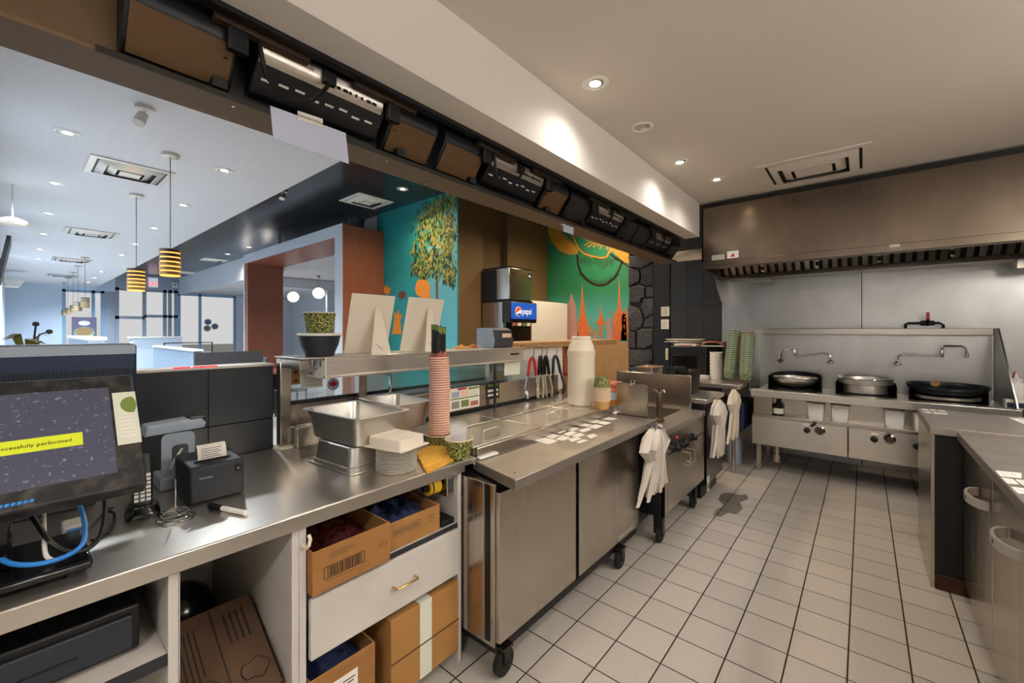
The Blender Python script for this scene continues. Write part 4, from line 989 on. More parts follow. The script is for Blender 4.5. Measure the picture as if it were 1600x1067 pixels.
for k in range(12): mb.box(xx, xx + .0005, yb0 + .012 + k * .008, yb0 + .016 + k * .008, zb0 - .011, zb0 - .006)
mb.build('small_print', 'ink_soft', b1, kind='stuff')
mb = MB().tube([(xx + .0006, .878 + .014 * math.cos(t), .70 + .009 * math.sin(t)) for t in [2 * math.pi * i / 20 for i in range(20)]], .0008, 4, True); mb.build('round_stamp', 'ink_soft', b1)
b2 = carton('cardboard_box', 'torn-edged cardboard box full of dark blue film on the cabinet shelf', -1.78, -1.40, .92, 1.185, zs, .735, 'cardboard_l', True)
crumple(-1.58, 1.05, .69, .36, .25, .07, 'bag_blue', 'film', b2, 5, 12)
mb = MB()
for (a, b, c, d) in ((.95, 1.08, .705, .707), (.95, 1.08, .672, .674), (.95, .952, .672, .707), (1.078, 1.08, .672, .707)): mb.box(-1.40, -1.3995, a, b, c, d)
for k in range(9): mb.box(-1.40, -1.3995, .958 + k * .013, .965 + k * .013, .68, .70)
for k in range(3): mb.box(-1.40, -1.3995, 1.12, 1.16 - .008 * k, .70 - k * .012, .704 - k * .012)
mb.build('print', 'ink_soft', b2, kind='stuff')
b3 = thing('small_tray', 'low black tray beside the torn cardboard box', 'tray', (-1.5, 1.23, zs))
MB().box(-1.62, -1.40, 1.195, 1.268, zs, zs + .025).build('tray', 'black', b3, .003)
b4 = carton('cardboard_box', 'tall taped cardboard box on the cabinet floor below the drawer', -1.85, -1.375, .925, 1.27, .069, .375, 'cardboard_l')
MB().box(-1.375, -1.3745, 1.06, 1.12, .069, .375).box(-1.85, -1.375, 1.06, 1.12, .375, .3755).build('tape', 'sticker_cream', b4)
MB().box(-1.376, -1.372, .925, 1.27, .205, .209).build('seam', 'cardboard_b', b4)
b5 = carton('cardboard_box', 'cardboard box with a white shipping label and open dark top', -1.80, -1.38, .62, .86, .069, .335, 'cardboard', True)
crumple(-1.58, .74, .27, .40, .22, .06, 'bag_blue', 'film', b5, 8, 10)
MB().box(-1.38, -1.379, .66, .79, .16, .285).build('shipping_label', 'paper', b5)
mb = MB()
for k in range(14): mb.box(-1.379, -1.3785, .668 + k * .004, .670 + k * .004 + .001 * (k % 2), .20, .235)
for k in range(5): mb.box(-1.379, -1.3785, .735, .78 - .006 * (k % 3), .262 - k * .012, .266 - k * .012)
mb.build('label_print', 'ink', b5, kind='stuff')
# tilted brown carton in the middle bay
b6 = thing('cardboard_box', 'printed brown carton leaning in the middle cabinet bay', 'cardboard box', (-1.765, .428, .07), rot=(0, math.radians(28), 0))
MB().box(-.17, .17, -.125, .125, .09, .43).build('box', 'cardboard_b', b6, .003, local=True)
MB().box(-.17, .17, -.002, .002, .43, .431).build('flap_seam', 'ink', b6, local=True)
mb = MB()
for k in range(5): mb.box(-.12, .04 + .01 * (k % 2), -.11 + k * .014, -.106 + k * .014, .43, .4306)
for k in range(4): mb.box(-.13, -.02, .03 + k * .018, .036 + k * .018, .43, .4306)
mb.build('print', 'ink', b6, local=True, kind='stuff')
for (x_, y_) in ((.09, -.06), (.09, .07)):
    MB().tube([(x_ + .03 * math.cos(t) * (1 + .2 * math.sin(5 * t)), y_ + .04 * math.sin(t), .4308) for t in [2 * math.pi * i / 24 for i in range(24)]], .002, 4, True).build('round_print', 'ink', b6, local=True)
sk = thing('plastic_sack', 'black plastic sack with white print behind the brown carton', 'bag', (-1.95, .42, .07))
mb = MB(Matrix.Translation((-2.05, .425, .0705))); mb.lathe([(.09, 0), (.115, .06), (.12, .2), (.115, .31), (.085, .38), (.04, .41), (0, .415)], (0, 0, 0), 14); mb.build('sack', 'black_gloss', sk)
mb = MB()
for k in range(4): mb.box(-1.930, -1.9285, .36 + .01 * k, .42, .34 + k * .02, .347 + k * .02)
mb.build('print', 'paper', sk, kind='stuff')
# power strip and yellow tape inside the cabinet end
ob = thing('outlet_box', 'grey metal outlet box on the cabinet end panel', 'outlet', (-1.42, 1.25, .74))
MB().box(-1.47, -1.41, 1.235, 1.276, .745, .835).build('box', 'steel_h', ob, .004)
MB().box(-1.41, -1.409, 1.24, 1.27, .76, .82).build('socket', 'dark_grey', ob)
yt = thing('tape_roll', 'yellow tape roll hanging beside the outlet box', 'tape', (-1.44, 1.19, .75))
MB().lathe([(.018, -.03), (.034, -.03), (.034, .03), (.018, .03)], (-1.46, 1.19, .795), 18, False, False, 'y').build('roll', 'yellow', yt)
MB().lathe([(.0345, -.02), (.0345, -.012)], (-1.46, 1.19, .795), 18, False, False, 'y').build('print', 'ink', yt)
MB().cyl((-1.46, 1.14, .795), (-1.46, 1.236, .795), .012).build('peg', 'black', yt)
# ------------------------------------------------------------------ point-of-sale screen and things at the till
ps = thing('till_screen', 'dusty touch screen till with a lime message bar on a black foot', 'till', (-1.5, -.05, CZ))
B0 = Vector((-1.335, 0, 1.108)); T0 = Vector((-1.545, 0, 1.362)); up = (T0 - B0).normalized(); nrm = Vector((0, 1, 0)).cross(up).normalized()
if nrm.x < 0: nrm = -nrm
def SP(y, h, d=0.0): q = B0 + up * h + nrm * d; return (q.x, y, q.z)
SH = (T0 - B0).length; y1 = .212; y0 = -.30
def pbox(ya, yb, ha, hb, da, db): return MB().rings([[SP(ya, ha, d), SP(yb, ha, d), SP(yb, hb, d), SP(ya, hb, d)] for d in (da, db)])
pbox(y0, y1, 0, SH, -.045, 0).build('housing', 'black_dusty', ps, .006)
scr = pbox(y0 + .03, y1 - .05, .045, SH - .04, 0, .0015).build('display', 'screen_blue', ps)
pbox(-.2, .108, .132, .166, .0015, .0022).build('message_bar', 'screen_lime', scr)
text('message_text', 'successfully performed', .0118, SP(.09, .148, .0026), nrm, 'ink', scr, up, 'RIGHT', sx=1.08)
ns = pbox(y1 - .045, y1 + .0, .115, SH - .06, .0018, .0026).build('notice_sticker', 'sticker_cream', ps)
c = Vector(SP(y1 - .012, SH - .10, .0028)); ring = []
MB().rings([[tuple(c + Vector((0, 1, 0)) * (.02 * math.cos(t)) * (1 if math.cos(t) < .5 else .55) + up * (.024 * math.sin(t)) + nrm * d for t in [2 * math.pi * i / 20 for i in range(20)]) for d in (0.0, .0006)][i] for i in range(2)]).build('notice_emblem', 'leaf_b', ns)
mb = MB()
for k in range(9):
    h = .135 + k * .011
    mb.rings([[SP(y1 - .038, h, d), SP(y1 - .008, h, d), SP(y1 - .008, h + .004, d), SP(y1 - .038, h + .004, d)] for d in (.0026, .0032)])
mb.build('notice_print', 'paper', ns, kind='stuff')
mb = MB()
for k in range(6): mb.rings([[SP(-.02 + k * .0085 + sk_, hh, d) for (sk_, hh) in ((0, .014), (.006, .014), (.0075, .021), (.0015, .021))] for d in (0.0, .0008)])
mb.build('badge_letters', 'blue_plug', ps, kind='stuff')
MB().rings([[SP(-.034, .012, d), SP(-.026, .012, d), SP(-.028, .024, d)] for d in (0, .0008)]).build('badge_flame', 'mural_orange', ps)
MB().box(-1.66, -1.415, -.30, .125, CZ + .012, CZ + .032).build('foot_plate', 'black_gloss', ps, .006)
for x_ in (-1.62, -1.44):
    for y_ in (-.25, .09): MB().cyl((x_, y_, CZ + .0005), (x_, y_, CZ + .014), .012).build('rubber_foot', 'rubber', ps)
MB().prism([(-1.64, .93), (-1.50, .93), (-1.44, 1.16), (-1.50, 1.24), (-1.56, 1.22)], -.24, -.0, 'y').build('stand', 'black_gloss', ps, .008)
# cables
def cable(name, pts, r, m_, label):
    P = [Vector(q) for q in pts]; out = []
    for i in range(len(P) - 1):
        a = P[max(i - 1, 0)]; b = P[i]; c = P[i + 1]; d = P[min(i + 2, len(P) - 1)]
        for k in range(6):
            t = k / 6; out.append(.5 * ((2 * b) + (-a + c) * t + (2*a - 5*b + 4*c - d) * t*t + (-a + 3*b - 3*c + d) * t**3))
    out.append(P[-1])
    o = MB().tube(out, r, 7).build(name, m_); tag(o, label, 'cable'); o['group'] = 'till cables'; return o
z = CZ
cable('network_cable', [(-1.54, -.04, .985), (-1.47, .0, .955), (-1.445, .06, .945), (-1.47, .11, .955), (-1.56, .12, .99), (-1.62, .11, 1.03), (-1.66, .10, 1.04)], .0055, 'blue_plug', 'blue network cable with a plug looping under the till screen')
cable('power_cable', [(-1.56, .02, 1.06), (-1.50, .06, .97), (-1.46, .10, .944), (-1.48, .14, .955), (-1.56, .16, 1.0), (-1.63, .16, 1.06), (-1.66, .15, 1.09)], .0055, 'black', 'thick black cable looping under the till screen')
cable('white_cable', [(-1.58, .05, 1.08), (-1.54, .05, 1.0), (-1.48, .05, .955), (-1.46, .06, .942)], .0045, 'white', 'white cable hanging below the till screen')
cable('thin_cable', [(-1.62, .14, CZ + .006), (-1.66, .18, CZ + .006), (-1.75, .20, CZ + .02), (-1.80, .19, CZ + .02)], .004, 'black', 'thin black cable running to the phone')
cable('charger_cable', [(-1.60, .10, CZ + .02), (-1.68, .15, CZ + .03), (-1.74, .18, CZ + .04), (-1.79, .20, CZ + .03)], .004, 'charcoal', 'dark charger cable with a moulded plug behind the till foot')
pg = thing('power_adapter', 'white power adapter lying behind the till foot', 'adapter', (-1.74, .12, CZ)); MB().box(-1.78, -1.71, .09, .14, CZ + .001, CZ + .03).build('brick', 'white_gloss', pg, .004); MB().box(-1.71, -1.70, .10, .13, CZ + .008, CZ + .022).build('plug', 'blue_plug', pg)
# second screen's back, seen over the till
cs = thing('customer_screen', 'back of the customer display beyond the till screen', 'monitor', (-2.0, -.02, CZ))
MB().box(-2.12, -1.98, -.145, .285, 1.255, 1.435).build('housing', 'navy', cs, .01)
MB().box(-1.98, -1.976, -.14, .28, 1.40, 1.432).build('top_band', 'grey_plastic', cs)
mb = MB()
for k in range(46): mb.box(-1.98, -1.9765, -.135 + k * .009, -.131 + k * .009, 1.315, 1.35)
mb.build('vent_slots', 'near_black', cs, kind='stuff')
MB().box(-2.08, -2.02, .02, .12, CZ + .0, 1.26).box(-2.16, -1.96, -.04, .18, CZ + .0005, CZ + .015).build('stand', 'charcoal', cs, .006)
# receipt printer
pA, pB, pC = PZ(298, 793, CZ), PZ(375, 765, CZ), PZ(235, 772, CZ)
rp = thing('receipt_printer', 'black receipt printer with paper curling out of the top', 'printer', (-1.78, .44, CZ))
zt = 1.035
x1 = -1.70; x0 = -1.90; yy0, yy1 = .375, .535
MB().rings([[(x0, yy0, CZ + .002), (x1, yy0, CZ + .002), (x1, yy1, CZ + .002), (x0, yy1, CZ + .002)], [(x0, yy0, zt), (x1 - .004, yy0, zt - .01), (x1 - .004, yy1, zt - .01), (x0, yy1, zt)]]).build('case', 'charcoal', rp, .008)
MB().box(x1 - .060, x1 - .048, yy0 + .025, yy1 - .03, zt - .008, zt - .0015).build('paper_slot', 'near_black', rp)
rs = []
for i in range(9):
    t = i / 8; xx = x1 - .055 - .045 * t * t * .6 ; zz = zt - .01 + .055 * math.sin(t * 1.7)
    rs.append([(xx, yy0 + .035, zz), (xx, yy1 - .04, zz), (xx - .0006, yy1 - .04, zz + .0004), (xx - .0006, yy0 + .035, zz + .0004)])
rcp = MB().rings(rs).build('receipt', 'paper', rp)
mb = MB()
for k in range(5): mb.box(x1 - .0555 + .002 - .002 * k, x1 - .0545 + .002 - .002 * k, yy0 + .045, yy1 - .055 - .008 * (k % 2), zt + .004 + k * .007, zt + .0065 + k * .007)
mb.build('receipt_print', 'grey_ink', rcp, kind='stuff')
text('maker_letters', 'Xprinter', .011, (x1 + .0006, yy0 + .045, .985), (1, 0, 0), 'grey_plastic', rp)
btn = MB().box(x1 - .001, x1 + .001, yy1 - .028, yy1 - .012, .985, 1.005).build('button', 'near_black', rp); MB().box(x1 + .001, x1 + .0016, yy1 - .023, yy1 - .017, .993, .997).build('led', 'grey_plastic', btn)
# grey card terminal stand behind the printer
te = thing('terminal_stand', 'grey card terminal stand behind the receipt printer', 'stand', (-2.0, .40, CZ))
a = PX(250, 635, -2.0); b = PX(300, 640, -2.0)
MB().prism([(.30, 1.10), (.31, 1.135), (.47, 1.145), (.485, 1.125), (.48, 1.105)], -2.06, -1.96, 'x').build('tilted_head', 'grey_plastic', te, .004)
MB().box(-2.05, -1.962, .435, .485, 1.128, 1.148).build('card_reader', 'near_black', te, .004)
mb = MB(); fr_ = rrect(.10, .16, .02, 4, .40, 1.02); fi = rrect(.05, .07, .015, 4, .405, 1.02)
n_ = len(fr_); vs_ = [(-1.965, p_[0], p_[1]) for p_ in fr_] + [(-1.965, p_[0], p_[1]) for p_ in fi] + [(-1.975, p_[0], p_[1]) for p_ in fr_] + [(-1.975, p_[0], p_[1]) for p_ in fi]
fs = []
for i in range(n_):
    j = (i + 1) % n_
    fs += [(i, j, n_ + j, n_ + i), (2*n_ + i, 3*n_ + i, 3*n_ + j, 2*n_ + j), (i, 2*n_ + i, 2*n_ + j, j), (n_ + i, n_ + j, 3*n_ + j, 3*n_ + i)]
mb.add(vs_, fs).build('neck_plate', 'grey_plastic', te)
MB().tube([(-1.96, .375, .97), (-1.958, .385, 1.0), (-1.96, .41, 1.04)], .004, 6).build('cord', 'white', te)
MB().box(-2.08, -1.93, .34, .46, CZ + .0005, CZ + .045).build('base', 'grey_plastic', te, .006)
# cordless phone
ph = thing('cordless_phone', 'black cordless phone with pale keys standing in its charger', 'phone', (-1.75, .265, CZ), rot=(0, 0, math.radians(-8)))
mb = MB(); loft(mb, [(.11, .085, .02, .0005), (.11, .085, .02, .012), (.085, .065, .02, .03), (.06, .055, .015, .032)]); mb.build('charger', 'black_gloss', ph, local=True)
Mh = Matrix.Translation((-.005, 0, .02)) @ Matrix.Rotation(math.radians(-16), 4, 'Y')
mb = MB(Mh); loft(mb, [(.028, .046, .010, 0), (.030, .050, .012, .05), (.028, .050, .012, .13), (.022, .044, .010, .165)]); hs = mb.build('handset', 'black', ph, local=True)
mb = MB(Mh)
for r in range(7):
    for c_ in range(3): mb.box(.0135, .0165, -.020 + c_ * .0145, -.009 + c_ * .0145, .018 + r * .0125, .027 + r * .0125)
mb.build('keys', 'white', hs, local=True, kind='stuff')
# bill spike with a wire coil, marker
sp_ = thing('bill_spike', 'upright wire bill spike with a coiled chrome base', 'bill spike', (-1.635, .325, CZ))
pts = []
for i in range(70): t = i * .35; r_ = .05 - .0003 * i; pts.append((-1.635 + r_ * math.cos(t), .325 + r_ * 1.0 * math.sin(t), CZ + .003 + .0003 * i))
MB().tube(pts, .0022, 5).build('coil', 'chrome', sp_)
MB().cyl((-1.635, .325, CZ + .01), (-1.635, .325, CZ + .12), .002).tube([(-1.635, .325, CZ + .022), (-1.61, .325, CZ + .024), (-1.59, .325, CZ + .022)], .002, 5).build('spike', 'chrome', sp_)
mk = thing('marker_pen', 'white marker pen with black cap lying on the counter', 'pen', (-1.56, .44, CZ))
a, b = PZ(328, 794, CZ), PZ(384, 806, CZ); a.z = b.z = CZ + .009; mid = a.lerp(b, .36)
MB().cyl(mid, b, .008, n=14).build('barrel', 'white_gloss', mk); MB().cyl(a, mid, .009, n=14).build('cap', 'black', mk)
# ------------------------------------------------------------------ heated pass shelf over the counter
hs_ = thing('heated_pass_shelf', 'steel pass shelf with a heat lamp strip over the counter', 'shelf', (-2.1, 1.6, CZ))
MB().box(-2.235, -2.185, .842, .892, CZ + .001, 1.345).build('post', 'steel', hs_, .004)
MB().lathe([(.05, 0), (.045, .012), (.03, .014)], (-2.21, .867, CZ + .001), 16).build('post_foot', 'sticker_cream', hs_)
MB().box(-2.185, -1.98, .845, .89, 1.300, 1.345).build('cross_arm', 'steel', hs_, .003)
MB().box(-2.235, -2.185, 1.26, 1.31, .93, 1.345).build('post', 'steel', hs_, .004)
MB().box(-2.10, -2.06, 2.20, 2.24, .94, 1.26).build('post', 'steel_h', hs_, .004)
MB().box(-2.25, -1.955, .838, 2.47, 1.350, 1.356).build('shelf_plate', 'steel_top', hs_, .002)
MB().prism([(-2.137, 1.262), (-2.137, 1.35), (-1.957, 1.35), (-1.95, 1.345), (-1.95, 1.334), (-1.954, 1.330), (-1.954, 1.268), (-1.945, 1.262), (-1.945, 1.254), (-1.96, 1.254)], .955, 2.46, 'y').build('lamp_housing', 'aluminium', hs_)
ec = MB().box(-2.137, -1.948, .950, .9555, 1.252, 1.352).build('end_cap', 'white', hs_, .002)
for x_, z_, r_ in ((-2.07, 1.322, .016), (-2.0, 1.322, .016), (-2.11, 1.27, .005), (-2.09, 1.27, .005), (-2.04, 1.295, .004), (-1.956, 1.26, .004), (-1.956, 1.344, .004)):
    MB().lathe([(r_, 0), (r_, -.0015), (r_ * .8, -.003), (0, -.003)], (x_, .950, z_), 14, True, True, 'y').build('knock_out', 'aluminium' if r_ > .01 else 'black', ec)
MB().tube([(-2.0, 1.30, 1.254), (-1.99, 1.33, 1.24), (-1.99, 1.335, 1.20), (-2.0, 1.335, 1.13)], .008, 8).build('conduit', 'chrome', hs_)
MB().tube([(-2.0, 2.2, 1.255), (-1.99, 2.19, 1.22), (-1.995, 2.19, 1.1), (-2.0, 2.195, .945)], .011, 8).build('power_cord', 'black', hs_)
p = PX(805, 556, -1.95); MB().box(-1.9535, -1.9525, p.y - .05, p.y + .05, 1.305, 1.318).build('maker_badge', 'black', hs_)
sc1 = MB().box(-1.97, -1.969, PX(788, 560, -1.97).y, PX(812, 560, -1.97).y, 1.16, 1.252).build('hanging_card', 'sticker_cream', hs_)
# glass sneeze guard and steel backs
sgd = thing('sneeze_guard', 'glass sneeze guard with stickers behind the pass shelf', 'glass guard', (-2.26, 1.6, .93))
MB().box(-2.262, -2.256, .895, 2.50, 1.12, 1.33).build('pane', 'glass_guard', sgd)
MB().box(-2.268, -2.25, .893, 2.50, 1.10, 1.12).build('lower_rail', 'black', sgd, .002)
MB().box(-2.262, -2.248, .895, 1.30, CZ, 1.10).build('back_plate', 'steel', sgd)
a, b = PX(455, 576, -2.254), PX(469, 600, -2.254)
op = MB().box(-2.2555, -2.2535, a.y, b.y, b.z, a.z).build('wood_block', 'cardboard_l', sgd)
for zz in (a.z - .02, b.z + .02): MB().lathe([(.008, 0), (.008, .003)], (-2.2535, (a.y + b.y) / 2, zz), 10, True, True, 'x').build('screw', 'black', op)
a, b = PX(470, 578, -2.254), PX(504, 604, -2.254)
ppr = MB().box(-2.2555, -2.2545, a.y, b.y, b.z, a.z).build('taped_paper', 'sticker_cream', sgd)
for k in range(4): MB().box(-2.2545, -2.254, a.y + .02, b.y - .02 - .02 * (k % 2), b.z + .015 + k * .012, b.z + .018 + k * .012).build('paper_line', 'grey_ink', ppr)
c = PX(521, 600, -2.254)
st_ = MB().lathe([(.034, 0), (.034, .0012), (0, .0012)], (-2.2555, c.y, c.z), 24, True, True, 'x').build('maple_sticker', 'frame_blue', sgd)
MB().lathe([(.029, 0), (.029, .0006), (0, .0006)], (-2.2543, c.y, c.z), 24, True, True, 'x').build('sticker_field', 'paper_blue', st_)
lf = [(0,.026),(.006,.016),(.010,.018),(.009,.008),(.017,.014),(.019,.010),(.025,.009),(.021,.002),(.024,0),(.012,-.010),(.013,-.014),(.002,-.012),(.0015,-.024)]
lf = lf + [(-x_, y_) for x_, y_ in reversed(lf[1:])]
MB().prism([(c.y + x_, c.z + y_) for x_, y_ in lf], -2.2537, -2.2531, 'x').build('maple_leaf', 'leaf_red', st_)
bx_ = thing('wire_box', 'low steel wiring box with a paper label behind the pans', 'box', (-2.19, 1.1, CZ))
MB().box(-2.235, -2.13, .90, 1.25, CZ + .0005, 1.0).build('box', 'steel', bx_, .004)
MB().box(-2.13, -2.129, 1.0, 1.12, .925, .98).build('paper_label', 'paper', bx_)
# steel upstand behind the prep table with two notices, glass above
up_ = thing('steel_upstand', 'steel upstand with printed notices behind the prep table lids', 'splash guard', (-2.05, 2.2, .93))
MB().box(-2.06, -2.035, 1.385, 3.05, .9355, 1.10).build('plate', 'steel_h', up_, .003)
MB().box(-2.035, -2.028, 1.385, 3.05, .9355, .955).build('seal', 'black', up_)
def poster(u0, v0, u1, v1, x_, base, name, rows):
    a = PX(u0, v0, x_); b = PX(u1, v1, x_)
    o = MB().box(x_, x_ + .001, a.y, b.y, b.z, a.z).build(name, base, up_)
    W, Hh = b.y - a.y, a.z - b.z
    for (f0, g0, f1, g1, m_) in rows: MB().box(x_ + .001, x_ + .0016, a.y + W * f0, a.y + W * f1, b.z + Hh * g0, b.z + Hh * g1).build('print_block', m_, o)
poster(703, 608, 749, 634, -2.034, 'paper', 'menu_notice', ((.02,.48,.98,.54,'green_ink'), (.25,.9,.55,.98,'red'), (.6,.86,.98,.96,'leaf_b'), (.05,.58,.3,.82,'grey_plastic'), (.36,.58,.62,.84,'cup_rim'), (.68,.58,.95,.82,'sticker_cream'), (.05,.08,.3,.4,'grey_ink'), (.36,.1,.62,.4,'leaf_b'), (.68,.08,.95,.3,'cup_pink')))
poster(760, 598, 780, 621, -2.034, 'ink', 'black_notice', ((.12,.74,.88,.88,'leaf_b'), (.1,.42,.9,.56,'paper'), (.1,.16,.9,.3,'paper')))
gl = thing('glass_screen', 'upper glass screen behind the prep table upstand', 'glass guard', (-2.05, 2.3, 1.10))
MB().box(-2.052, -2.046, 1.40, 3.05, 1.101, 1.25).build('pane', 'glass_guard', gl)
# glazed food case on the customer side
fc = thing('food_case', 'blue-edged glass food case on the customer side of the pass', 'display case', (-2.45, 2.0, .88))
MB().box(-2.62, -2.30, 1.55, 2.75, .881, .95).build('base', 'black', fc, .004)
for (x0_, x1_, y0_, y1_) in ((-2.62, -2.612, 1.55, 2.75), (-2.308, -2.30, 1.55, 2.75), (-2.61, -2.31, 1.55, 1.558), (-2.61, -2.31, 2.742, 2.75)): MB().box(x0_, x1_, y0_, y1_, .951, 1.24).build('pane', 'glass_guard', fc)
for k in range(3):
    cy = 1.78 + k * .39
    MB().box(-2.58, -2.34, cy - .17, cy + .17, .951, 1.06).build('food_tray', 'navy', fc, .01)
MB().box(-2.63, -2.29, 1.54, 2.76, 1.24, 1.252).build('top_pane', 'glass_guard', fc)
# wooden bar beyond the pass shelf
wb_ = thing('wooden_bar', 'pale wooden bar top running past the tongs to the mural', 'bar', (-2.25, 3.3, 1.33))
MB().box(-2.46, -2.10, 2.50, 4.30, 1.335, 1.385).build('bar_top', 'wood_bar', wb_, .003)
MB().box(-2.16, -2.12, 2.52, 3.25, .93 + .02, 1.335).build('front_board', 'white', wb_, .002)
MB().box(-2.45, -2.41, 2.85, 4.2, 0, 1.335).build('support', 'plywood', wb_)
# hanging tongs and ladle
SD = Vector((.45, .89, 0)).normalized()
def tongs(u, v_top, v_bot, x_, grip, arm, open_, label, tip_w=.016, grip_f=.45, lean=0.0):
    a = PX(u, v_top, x_); b = PX(u, v_bot, x_); b.z = max(b.z, .945); L_ = a.z - b.z
    t = thing('tongs', label, 'tongs', (x_, a.y, b.z), group='tongs hanging from the wooden bar')
    MB().tube([(-2.096, a.y, 1.36), (-2.05, a.y, 1.37), (x_ + .012, a.y, 1.352), (x_ + .014, a.y, a.z + .03), (x_ + .002, a.y, a.z - .004)], .003, 6).build('hook', 'steel_dark', t)
    O = Vector((x_, a.y, 0)); Nn = Vector((SD.y, -SD.x, 0))
    def strip(pts, ws, th):
        return MB().rings([[p_ - Nn * th - SD * w, p_ + Nn * th - SD * w * .6, p_ + Nn * th + SD * w * .6, p_ - Nn * th + SD * w] for p_, w in zip(pts, ws)])
    for s in (-1, 1):
        def Q(off, z): return O + SD * off + Vector((0, 0, z))
        P0 = Q(s * .006, a.z); Pa = Q(s * open_ * .38 + lean * .1, a.z - L_ * .12); Pm = Q(s * open_ * .65 + lean * .4, a.z - L_ * grip_f); P1 = Q(s * open_ + lean, b.z + .07); P2 = Q(s * open_ * .75 + lean, b.z)
        strip([P0, Pa, Pm], (.010, .013, .012), .008).build('grip', grip, t)
        strip([Pm, P1], (.009, .012), .004).build('arm', arm, t)
        strip([P1, P1.lerp(P2, .5), P2], (.012, tip_w, .007), .005).build('claw', arm, t)
    MB().lathe([(.012, -.006), (.012, .006)], (x_, a.y, a.z - .004), 12, True, True, 'x').build('pivot', 'chrome', t)
    return t
tongs(832, 558, 622, -1.97, 'red', 'chrome', .055, 'red-handled chrome tongs hanging open from the wooden bar')
tongs(845, 556, 630, -1.97, 'black', 'steel_pan', .024, 'black-handled tongs hanging next to the red-handled pair')
tongs(853, 556, 634, -1.97, 'black', 'steel_pan', .03, 'black-handled tongs with long steel arms, second from the red pair', lean=.03)
tongs(868, 555, 632, -1.97, 'charcoal', 'steel_dark', .055, 'grey-handled tongs with dark spoon tips beside the white jug', .024, lean=.035)
a = PX(884, 553, -2.09); b = PX(884, 590, -2.09)
ld = thing('ladle', 'small red ladle hanging behind the white jug', 'ladle', (-2.11, a.y, b.z))
MB().box(-2.112, -2.104, a.y - .008, a.y + .008, b.z + .05, 1.333).build('handle', 'red', ld, .003)
MB().lathe([(0, -.035), (.025, -.028), (.038, 0), (.034, 0), (.02, -.02), (0, -.026)], (-2.075, a.y - .01, b.z + .05), 18).build('cup', 'red', ld)
# big beige jug, patterned bowls and pickle jars on the prep table
LZ = .9345
p = PZ(906, 632, LZ)
jg = thing('water_jug', 'tall beige plastic jug standing on the prep table lid', 'jug', (p.x, p.y, LZ))
MB().lathe([(.092, .0), (.1, .008), (.1, .36), (.103, .362), (.103, .40), (.098, .405), (.09, .44), (.075, .47), (.072, .475), (.072, .50), (.066, .505), (0, .505)], (p.x, p.y + .02, LZ), 36).build('body', 'jug', jg)
MB().lathe([(.104, .358), (.1045, .364), (.1045, .398), (.104, .402)], (p.x, p.y + .02, LZ), 36, False, False).build('lid_band', 'cream', jg)
ZB = .9345; p = PZ(937, 639, ZB)
gk = 'kraft soup bowls stacked beside the jug'
kb0 = kraft_bowl('takeout_bowl', 'kraft bowl in the upside-right stack between jug and pickle jar', gk, .060, .048, .06, 'kraft', 'cream', 24)
kb0['label'] = 'plain-rimmed kraft bowl in the stack between jug and pickle jar'
for i in range(9):
    o = kb0 if i == 0 else copy_tree(kb0); place(o, (p.x, p.y + .03, ZB + .001 + i * .0098))
lp = kraft_bowl('takeout_bowl', 'leaf-printed bowl upside down on top of the kraft stack', None, .058, .046, .075, 'leaf_print', 'cream', 24)
place(lp, (p.x, p.y + .03, ZB + .145 + .075 + .004), (math.pi, 0, 0))
def jar(u, v, z, r, h, label, yo=0.0):
    c = (u, v, z + .0005)
    t = thing('pickle_jar', label, 'jar', c, group='pickle jars on the prep table')
    MB().lathe([(r * .9, 0), (r, .008), (r, h * .78), (r * .86, h * .84), (r * .86, h * .86), (0, h * .86)], c, 26).build('glass_body', 'food', t)
    MB().lathe([(r * 1.006, h * .25), (r * 1.006, h * .60)], c, 26, False, False).build('paper_label', 'grey_plastic', t)
    MB().lathe([(r * .93, h * .83), (r * .95, h * .84), (r * .95, h * .99), (r * .9, h), (0, h)], c, 26).build('lid', 'red_lid', t)
p = PZ(964, 634, .8825)
jar(-1.445, 2.86, LZ, .052, .155, 'jar of orange pickles with a red lid beside the kraft bowls')
jar(-1.46, 2.985, LZ, .05, .155, 'second red-lidded pickle jar partly behind the front one')
# ------------------------------------------------------------------ things on the cash counter
def gn_pan(name, label, loc, rotz, sx, sy, d, flip=False, group=None):
    t = thing(name, label, 'food pan', loc, rotz, group)
    mb = MB(Matrix.Diagonal((1, 1, -1, 1)) @ Matrix.Translation((0, 0, -d)) if flip else Matrix())
    loft(mb, [(sx * .80, sy * .76, .03, 0), (sx * .84, sy * .80, .035, .004), (sx * .91, sy * .90, .04, d * .78), (sx * .94, sy * .93, .04, d * .80), (sx * .95, sy * .94, .04, d - .004), (sx, sy, .02, d - .003), (sx, sy, .02, d), (sx * .93, sy * .92, .038, d - .001), (sx * .90, sy * .88, .038, d * .78), (sx * .82, sy * .78, .03, .008)], 5)
    mb.build('pan', 'steel_pan', t, local=True)
    mb = MB(Matrix.Diagonal((1, 1, -1, 1)) @ Matrix.Translation((0, 0, -d)) if flip else Matrix())
    rp_ = rrect(sx, sy, .02, 4); mb.tube([(x_, y_, d - .002) for x_, y_ in rp_], .0035, 6, True); mb.build('rolled_rim', 'steel_pan', t, local=True)
    return t
r1 = math.radians(4)
gn_pan('food_pan', 'upside-down steel food pan under the deep one by the paper plates', (-1.74, .975, CZ + .001), r1, .33, .24, .10, True, 'steel food pans on the counter')
gn_pan('food_pan', 'deep steel food pan standing on an upturned pan by the paper plates', (-1.76, 1.0, CZ + .1025), r1, .42, .28, .125, False, 'steel food pans on the counter')
